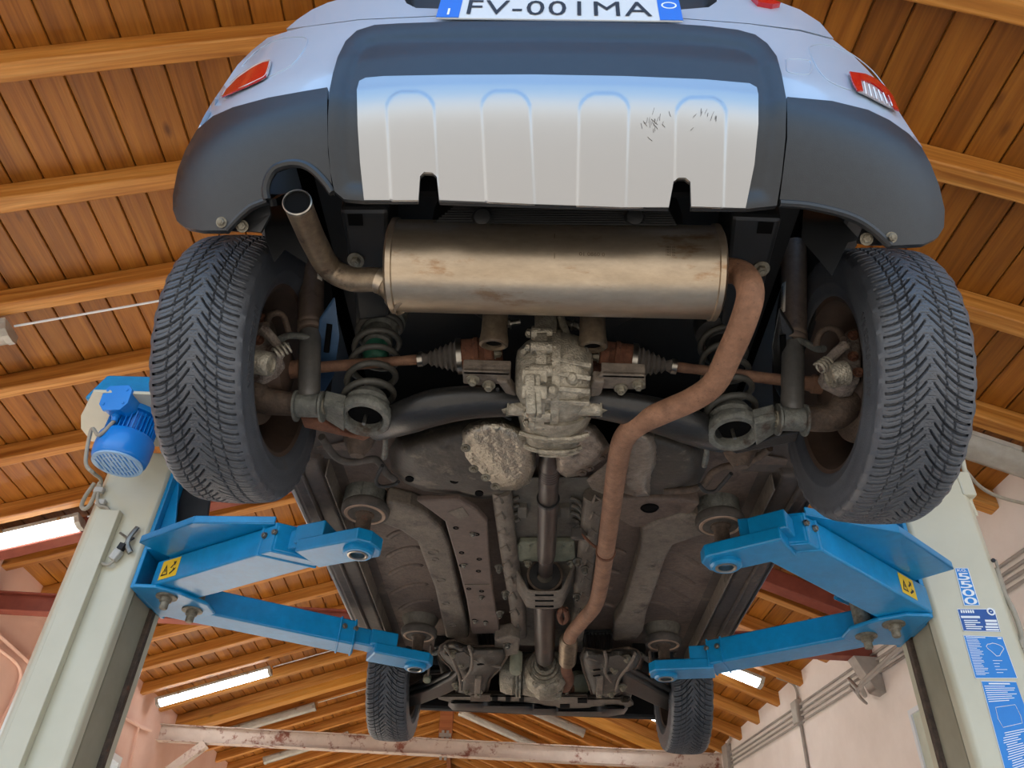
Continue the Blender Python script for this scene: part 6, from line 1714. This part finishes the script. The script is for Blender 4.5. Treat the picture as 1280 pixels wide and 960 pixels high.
# sills with pinch weld and body edge
for s in (-1, 1):
    y0_, y1_ = 1.92, 3.55
    g = G(); xs = [(.655, 1.205), (.70, 1.19), (.765, 1.195), (.795, 1.215)]
    g.prism([V((CX+s*.60, y0_, 1.215)), V((CX+s*.655, y0_, 1.21)), V((CX+s*.665, y0_, 1.185)), V((CX+s*.76, y0_, 1.185)), V((CX+s*.785, y0_, 1.20)), V((CX+s*.785, y0_, 1.28)), V((CX+s*.60, y0_, 1.28))], V((0, y1_-y0_, 0)))
    sl_ = obj('sill', g, MT['sill'], CAR, sm=0, bevel=.01, bseg=3, label='dirty %s sill' % ('left' if s < 0 else 'right'))
    g = G().prism([V((CX+s*.640, y0_+.03, 1.155)), V((CX+s*.645, y0_+.03, 1.155)), V((CX+s*.645, y0_+.03, 1.215)), V((CX+s*.640, y0_+.03, 1.215))], V((0, y1_-y0_-.08, 0))); obj('pinch_weld', g, MT['rail'], sl_, sm=0, bevel=.0015)
    g = G().tube([V((CX+s*.783, y0_, 1.197)), V((CX+s*.783, y1_, 1.197))], .006, 8); obj('sill_edge', g, MT['plastic'] if s > 0 else MT['conduit'], sl_)
    g = G().tube([V((CX+s*.725, y0_+.02, 1.182)), V((CX+s*.725, y1_-.1, 1.182))], .007, 8); obj('sill_bead', g, MT['sill'], sl_)
    # wheel side closing panel between sill and rear wheel
    g = G().prism([V((CX+s*.50, 1.78, 1.25)), V((CX+s*.76, 1.82, 1.25)), V((CX+s*.77, 1.94, 1.205)), V((CX+s*.55, 1.94, 1.205))], V((0, 0, .02))); obj('arch_closing', g, MT['sill'], CAR, sm=0, bevel=.005)
    # plates over the front lifting pads
    pf = at(524, 786, z=1.17) if s < 0 else at(829, 797, z=1.17)
    g = G().lathe(pf, (0, 0, 1), [(.055, 0), (.06, .006), (.075, .04), (.08, .06)], 28); obj('jacking_dome', g, MT['tunnel'], CAR, sm=45)

# ================================================================== propshaft
pa = at(688, 556, z=1.105); pb = at(687, 574, z=1.11); pc = at(682, 715, z=1.125); pd = at(681, 745, z=1.125); pe = at(681, 826, z=1.115)
d = (pc-pb).normalized(); L = (pc-pb).length
pr = [(.022, -.06), (.022, -.025), (.024, -.02), (.027, 0), (.0285, .02)]
for k in range(6): pr += [(.0290, .03+.012*k), (.0272, .036+.012*k)]
pr += [(.028, .12), (.0285, .21), (.026, .215), (.026, .222), (.0300, .226), (.0300, L*.80), (.027, L*.83), (.026, L*.86), (.024, L*.87), (.024, L)]
ps_ = obj('propshaft', G().lathe(pb, d, pr, 36), MT['prop'], CAR, sm=30, label='rear half of the propshaft')
obj('shaft_collar', G().ringlathe(pb+d*.219, d, [(.027, -.006), (.033, -.006), (.033, .006), (.027, .006)], 32), MT['black'], ps_)
g = G().lathe(pb, d, [(.0272, L*.835), (.0280, L*.84), (.0276, L*.855), (.026, L*.865)], 32); obj('shaft_seam', g, MT['prop'], ps_)
d2 = (pe-pd).normalized(); L2 = (pe-pd).length
ps2 = obj('propshaft', G().lathe(pd, d2, [(.022, -.05), (.022, .0), (.041, .03), (.041, L2-.10), (.038, L2-.09), (.038, L2-.04), (.024, L2-.03), (.022, L2+.01)], 32), MT['prop'], CAR, sm=30, label='front half of the propshaft beyond the bearing')
# centre bearing and its V bracket
bc = at(681, 722, z=1.13)
g = G().ringlathe(bc, d, [(.028, -.02), (.052, -.022), (.058, -.012), (.058, .012), (.052, .022), (.028, .02)], 36); bb = obj('bearing_support', g, MT['rubber'], CAR, sm=40)
g = G().ringlathe(bc, d, [(.054, -.024), (.062, -.024), (.062, .024), (.054, .024)], 36); obj('bearing_ring', g, MT['grime'], bb, sm=40)
# folded strap: two arms and a slotted bottom
z1, z2 = 1.16, 1.065
strap = [at(634, 704, z=1.165), at(642, 706, z=1.165), at(656, 730, z=z2+.02), at(664, 738, z=z2), at(698, 738, z=z2), at(706, 730, z=z2+.02), at(718, 705, z=1.165), at(727, 704, z=1.165)]
W_ = V((0, .20, 0)); g = G()
sec = smooth(strap, 3)
tk_ = .006
ro = [sec, [p+V((0, .07, 0)) for p in sec], [p+V((0, .14, 0)) for p in sec]]
g.sheet(ro); br = obj('bearing_bracket', g, MT['rail'], bb, sm=45, solid=.006)
c0 = at(681, 744, z=z2-.004)
for i in range(3):
    a = at(669, 744+7*i, z=z2-.0085); b = at(692, 744+7*i, z=z2-.0085)
    obj('bracket_slot', G().tube([a, b], .0055, 8, sy=.5), MT['void'], bb)
for y_ in (.0, .045, .09, .135):
    pass
g = G()
for k in (0, .068, .136): g.tube([p+V((0, k, -.003)) for p in sec], .0045, 6)
obj('bracket_ribs', g, MT['rail'], bb)

# ================================================================== front end
sub_l = [(548, 816), (551, 808), (560, 802), (568, 801), (582, 806), (596, 809), (614, 808), (630, 810), (634, 820), (624, 836), (612, 848), (608, 866), (588, 872), (570, 866), (573, 850), (562, 832), (552, 823)]
sub_r = [(726, 820), (730, 811), (744, 813), (756, 815), (768, 813), (785, 810), (797, 814), (801, 822), (796, 834), (784, 842), (776, 852), (776, 866), (758, 874), (740, 868), (736, 854), (730, 838)]
for s, o_ in ((-1, sub_l), (1, sub_r)):
    bl = [(565, 815, 11, .03), (586, 835, 9, .02), (606, 830, 14, -.012), (588, 812, 8, .01)] if s < 0 else [(784, 818, 11, .03), (764, 838, 9, .02), (744, 832, 14, -.012), (764, 820, 8, .012)]
    sf = obj('subframe', dome(o_, 1.055, .05, 9, 4, bumps(bl)), MT['tank'], CAR, sm=60, solid=.004, off=1, label='%s wing of the pressed front subframe' % ('left' if s < 0 else 'right'))
    rim = [at(*p, z=1.10) for p in o_]
    obj('subframe_rim', G().tube(rim, .007, 6, closed=True), MT['grime'], sf)
    g = G()
    for px, py in (((566, 816), (577, 829), (570, 856), (584, 862), (598, 864)) if s < 0 else ((783, 822), (768, 836), (778, 858), (764, 866), (750, 866))):
        obj('subframe_bolt', G().bolt(at(px, py, z=1.062), (0, -.3, -1), .012, .016, 1.7), MT['dirtybolt'], sf)
    for px, py in (((601, 831),) if s < 0 else ((746, 838), (746, 845))):
        obj('slot', G().tube([at(px-4, py, z=1.045), at(px+4, py-1, z=1.045)], .007, 8, sy=.4), MT['void'], sf)
    g = G().beam(at(598 if s < 0 else 750, 846, z=1.05), at(597 if s < 0 else 749, 870, z=1.06), .028, .02); obj('strut', g, MT['rail'], sf, sm=0, bevel=.004)
    rec = [(569, 817), (580, 815), (588, 821), (587, 832), (580, 838), (572, 828)] if s < 0 else [(762, 821), (774, 819), (784, 824), (778, 833), (768, 838), (761, 831)]
    obj('pressed_recess', G().prism([at(*p, z=1.052) for p in rec], V((0, 0, .004))), MT['tank'], sf, sm=0, bevel=.0015)
    for k_, fl_ in enumerate(([(586, 808), (590, 822), (588, 838), (578, 850)], [(592, 824), (606, 829), (626, 834)], [(556, 808), (566, 824), (574, 846), (576, 862)]) if s < 0 else ([(756, 815), (758, 826), (756, 840), (764, 852)], [(734, 822), (748, 826), (756, 834)], [(794, 818), (786, 832), (774, 848), (770, 862)])):
        obj('pressed_bead', G().tube(smooth([at(*p, z=1.056) for p in fl_], 4), .0065, 8), MT['rail'], sf)
    # lower arm, steering rod, drop link
    wl_ = [(574, 838), (560, 850), (536, 862), (510, 870), (503, 876), (506, 886), (530, 880), (556, 870), (572, 862)] if s < 0 else [(776, 838), (790, 846), (812, 858), (836, 872), (846, 880), (842, 892), (822, 884), (796, 872), (778, 864)]
    la = obj('lower_arm', G().prism([at(*p, z=1.07) for p in wl_], V((0, 0, .035))), MT['axle'], CAR, sm=0, bevel=.012, bseg=3)
    g = G().tube([at(*p, z=1.10) for p in (((570, 838), (540, 852), (512, 862)) if s < 0 else ((780, 832), (806, 846), (838, 862)))], .014, 12); obj('steering_rod', g, MT['axle'], CAR)
    g = G().tube([at(*p, z=1.15) for p in (((560, 812), (540, 817), (528, 818)) if s < 0 else ((800, 818), (812, 826), (820, 830)))], .012, 10); obj('anti_roll_bar', g, MT['seatgrey'], CAR)
    g = G().tube([at(*p, z=1.10) for p in (((539, 806), (537, 826), (535, 846)) if s < 0 else ((812, 815), (814, 838), (815, 858)))], .0055, 8); dl_ = obj('drop_link', g, MT['grime'], CAR)
    g = G().lathe(at(534, 848, z=1.09) if s < 0 else at(815, 860, z=1.09), (0, -.5, -1), [(.012, -.02), (.018, -.01), (.018, .012), (.01, .018)], 16); obj('ball_joint', g, MT['greenish'], dl_)
    hub = V((CX+s*(HX-.03), FY, FZ)); xi = V((-s, 0, 0))
    g = G().lathe(hub, xi, [(.05, -.02), (.14, -.01), (.14, .012), (.08, .016), (.07, .05), (.05, .09), (.03, .12)], 40); obj('brake_hub', g, MT['grime'], CAR, sm=35)
    g = G().tube([hub+xi*.10, hub+xi*.28+V((0, -.02, .01)), hub+xi*.5+V((0, -.05, .0))], .016, 12); obj('drive_shaft', g, MT['axle'], CAR)
    g = G().tube([hub+xi*.09+V((0, -.03, .1)), hub+xi*.14+V((0, 0, .5))], .03, 16); obj('front_strut', g, MT['axle'], CAR)
    # liner behind the front wheel
    ro = []
    for i in range(22):
        a = math.radians(5+170*i/21); ro.append([V((x, FY+.37*math.cos(a), 1.33+.36*math.sin(a))) for x in (CX+s*.42, CX+s*.79)])
    obj('wheel_house', G().sheet(ro), MT['black'], CAR, sm=40, solid=.006)
# near-black sheet stands in for the engine bay's shade above the front
g = G().prism([V((CX-.45, 3.35, 1.42)), V((CX+.45, 3.35, 1.42)), V((CX+.45, 4.3, 1.42)), V((CX-.45, 4.3, 1.42))], V((0, 0, .02))); eb = obj('engine_bay_shade', g, MT['void'], CAR, sm=0)
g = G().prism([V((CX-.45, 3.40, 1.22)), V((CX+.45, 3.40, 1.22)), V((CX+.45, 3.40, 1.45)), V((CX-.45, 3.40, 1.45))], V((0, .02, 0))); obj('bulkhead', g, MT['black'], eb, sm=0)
for s in (-1, 1):
    g = G().prism([V((CX+s*.40, 3.38, 1.16)), V((CX+s*.46, 3.38, 1.16)), V((CX+s*.46, 4.25, 1.16)), V((CX+s*.40, 4.25, 1.16))], V((0, 0, .12))); obj('front_rail', g, MT['axle'], eb, sm=0, bevel=.01)
# ribbed underside of the heater drain panels
for a in (((596, 786), (645, 786), (645, 812), (600, 812)), ((726, 790), (764, 790), (764, 816), (730, 816))):
    g = G().prism([at(*p, z=1.20) for p in a], V((0, 0, .01)))
    for i in range(9):
        t = i/8; p = at(a[0][0]+(a[1][0]-a[0][0])*t, a[0][1]+2, z=1.196); q = at(a[3][0]+(a[2][0]-a[3][0])*t, a[3][1]-2, z=1.196); g.tube([p, q], .006, 6)
    obj('ribbed_panel', g, MT['plastic'], eb, sm=40)
# gearbox / transfer case
gc = at(668, 842, z=1.12)
g = G().lathe(gc+V((-.155, .02, 0)), X1, [(.045, 0), (.075, .006), (.085, .03), (.088, .06), (.080, .075), (.062, .08), (.062, .10), (.085, .105), (.09, .13), (.092, .16), (.105, .18), (.105, .24), (.09, .27), (.06, .285)], 36)
gb = obj('gearbox', g, MT['alu2'], CAR, sm=32, label='cast aluminium gearbox at the front of the propshaft')
g = G()
for x in (.078, .092): g.ringlathe(gc+V((-.155+x, .02, 0)), X1, [(.07, -.005), (.098, -.005), (.098, .005), (.07, .005)], 36)
obj('gearbox_flange', g, MT['alu2'], gb, sm=32)
t0 = at(681, 832, z=1.115)
ax_ = (pd-pe).normalized()
for r1, r2, h in ((.034, .046, .02), (.050, .060, .0), (.062, .075, -.02)):
    obj('output_ring', G().ringlathe(t0+ax_*h, ax_, [(r1, -.008), (r2, -.01), (r2, .008), (r1, .008)], 36), MT['alu2'], gb, sm=35)
g = G().lathe(t0-ax_*.10, ax_, [(.10, 0), (.095, .04), (.08, .07), (.066, .08)], 32); obj('output_housing', g, MT['alu2'], gb, sm=32)
for k in range(7):
    a = math.radians(150+k*35); yv = V((0, 0, 1)); c = t0-ax_*.03; u = ax_.cross(V((1, 0, 0))).normalized(); w_ = ax_.cross(u)
    p = c+u*(.078*math.cos(a))+w_*(.078*math.sin(a)); g = G().lathe(p-ax_*.02, ax_, [(.014, -.02), (.014, .02), (.008, .024)], 10); g.bolt(p, ax_, .008, .012, 0); obj('case_bolt', g, MT['alu2'], gb)
g = G()
for k in range(6):
    a = math.radians(190+k*26); rv = V((0, math.cos(a), math.sin(a))); g.beam(gc+rv*.085+V((.02, .02, 0)), gc+rv*.09+V((.12, .02, 0)), .008, .02, up=rv)
obj('case_ribs', g, MT['alu2'], gb, sm=0)
g = G().prism([at(*p, z=1.09) for p in ((618, 800), (640, 796), (650, 800), (648, 818), (630, 822), (618, 812))], V((0, 0, .06))); gm = obj('gearbox_mount', g, MT['rail'], CAR, sm=0, bevel=.008)
g = G().lathe(at(645, 832, z=1.07), (0, 0, 1), [(.022, -.03), (.026, -.02), (.026, .05)], 20, sy=1.6); obj('gearbox_bush', g, MT['greenish'], gm)
obj('mount_bolt', G().bolt(at(634, 806, z=1.088), (0, -.2, -1), .011, .014), MT['zinc'], gm)
g = G().lathe(at(655, 862, z=1.14), V((0, -.3, -1)), [(.11, -.05), (.10, .0), (.07, .03), (.05, .035)], 28); obj('sump', g, MT['grime'], CAR, sm=40)
g = G().lathe(at(722, 855, z=1.15), V((.3, -.6, -.6)), [(.05, -.03), (.055, .0), (.05, .02), (.02, .024)], 24)
for k in range(5): g.ringlathe(at(722, 855, z=1.15), V((.3, -.6, -.6)), [(.052, -.02+.009*k), (.058, -.02+.009*k), (.058, -.016+.009*k), (.052, -.016+.009*k)], 24)
obj('pulley', g, MT['greenish'], CAR, sm=30)
# front cross beam and the lip below the bumper
fx = [(545, 868), (552, 866), (600, 866), (640, 867), (675, 867), (730, 869), (772, 872), (788, 874), (792, 881), (786, 884), (760, 883), (740, 887), (712, 890), (690, 886), (660, 880), (620, 879), (560, 877), (548, 874)]
fb_ = obj('front_crossbeam', dome(fx, 1.07, .03, 5, 4), MT['rail'], CAR, sm=50, solid=.012, off=-1)
for x0, x1, y0, y1 in ((588, 613, 869, 877), (615, 622, 871, 876), (632, 638, 871, 877), (649, 655, 871, 878), (722, 734, 874, 879), (700, 712, 881, 885)):
    obj('beam_opening', G().prism([at(a, b, z=1.066) for a, b in ((x0, y0), (x1, y0), (x1, y1), (x0, y1))], V((0, 0, .006))), MT['grime'] if x0 == 588 else MT['void'], fb_, sm=0)
lip = [(562, 874), (600, 876), (660, 879), (700, 884), (740, 884), (783, 881), (785, 886), (780, 893), (760, 896), (700, 895), (630, 891), (566, 888), (560, 882)]
obj('front_lip', dome(lip, 1.055, .06, 7, 4), MT['plastic'], CAR, sm=60, solid=.01, off=1, label='black plastic lip under the front bumper')
g = G().prism([V((CX-.66, 4.32, 1.16)), V((CX+.66, 4.32, 1.16)), V((CX+.60, 4.42, 1.5)), V((CX-.60, 4.42, 1.5))], V((0, .05, 0))); obj('front_bumper', g, MT['plastic'], CAR, sm=0, bevel=.02)
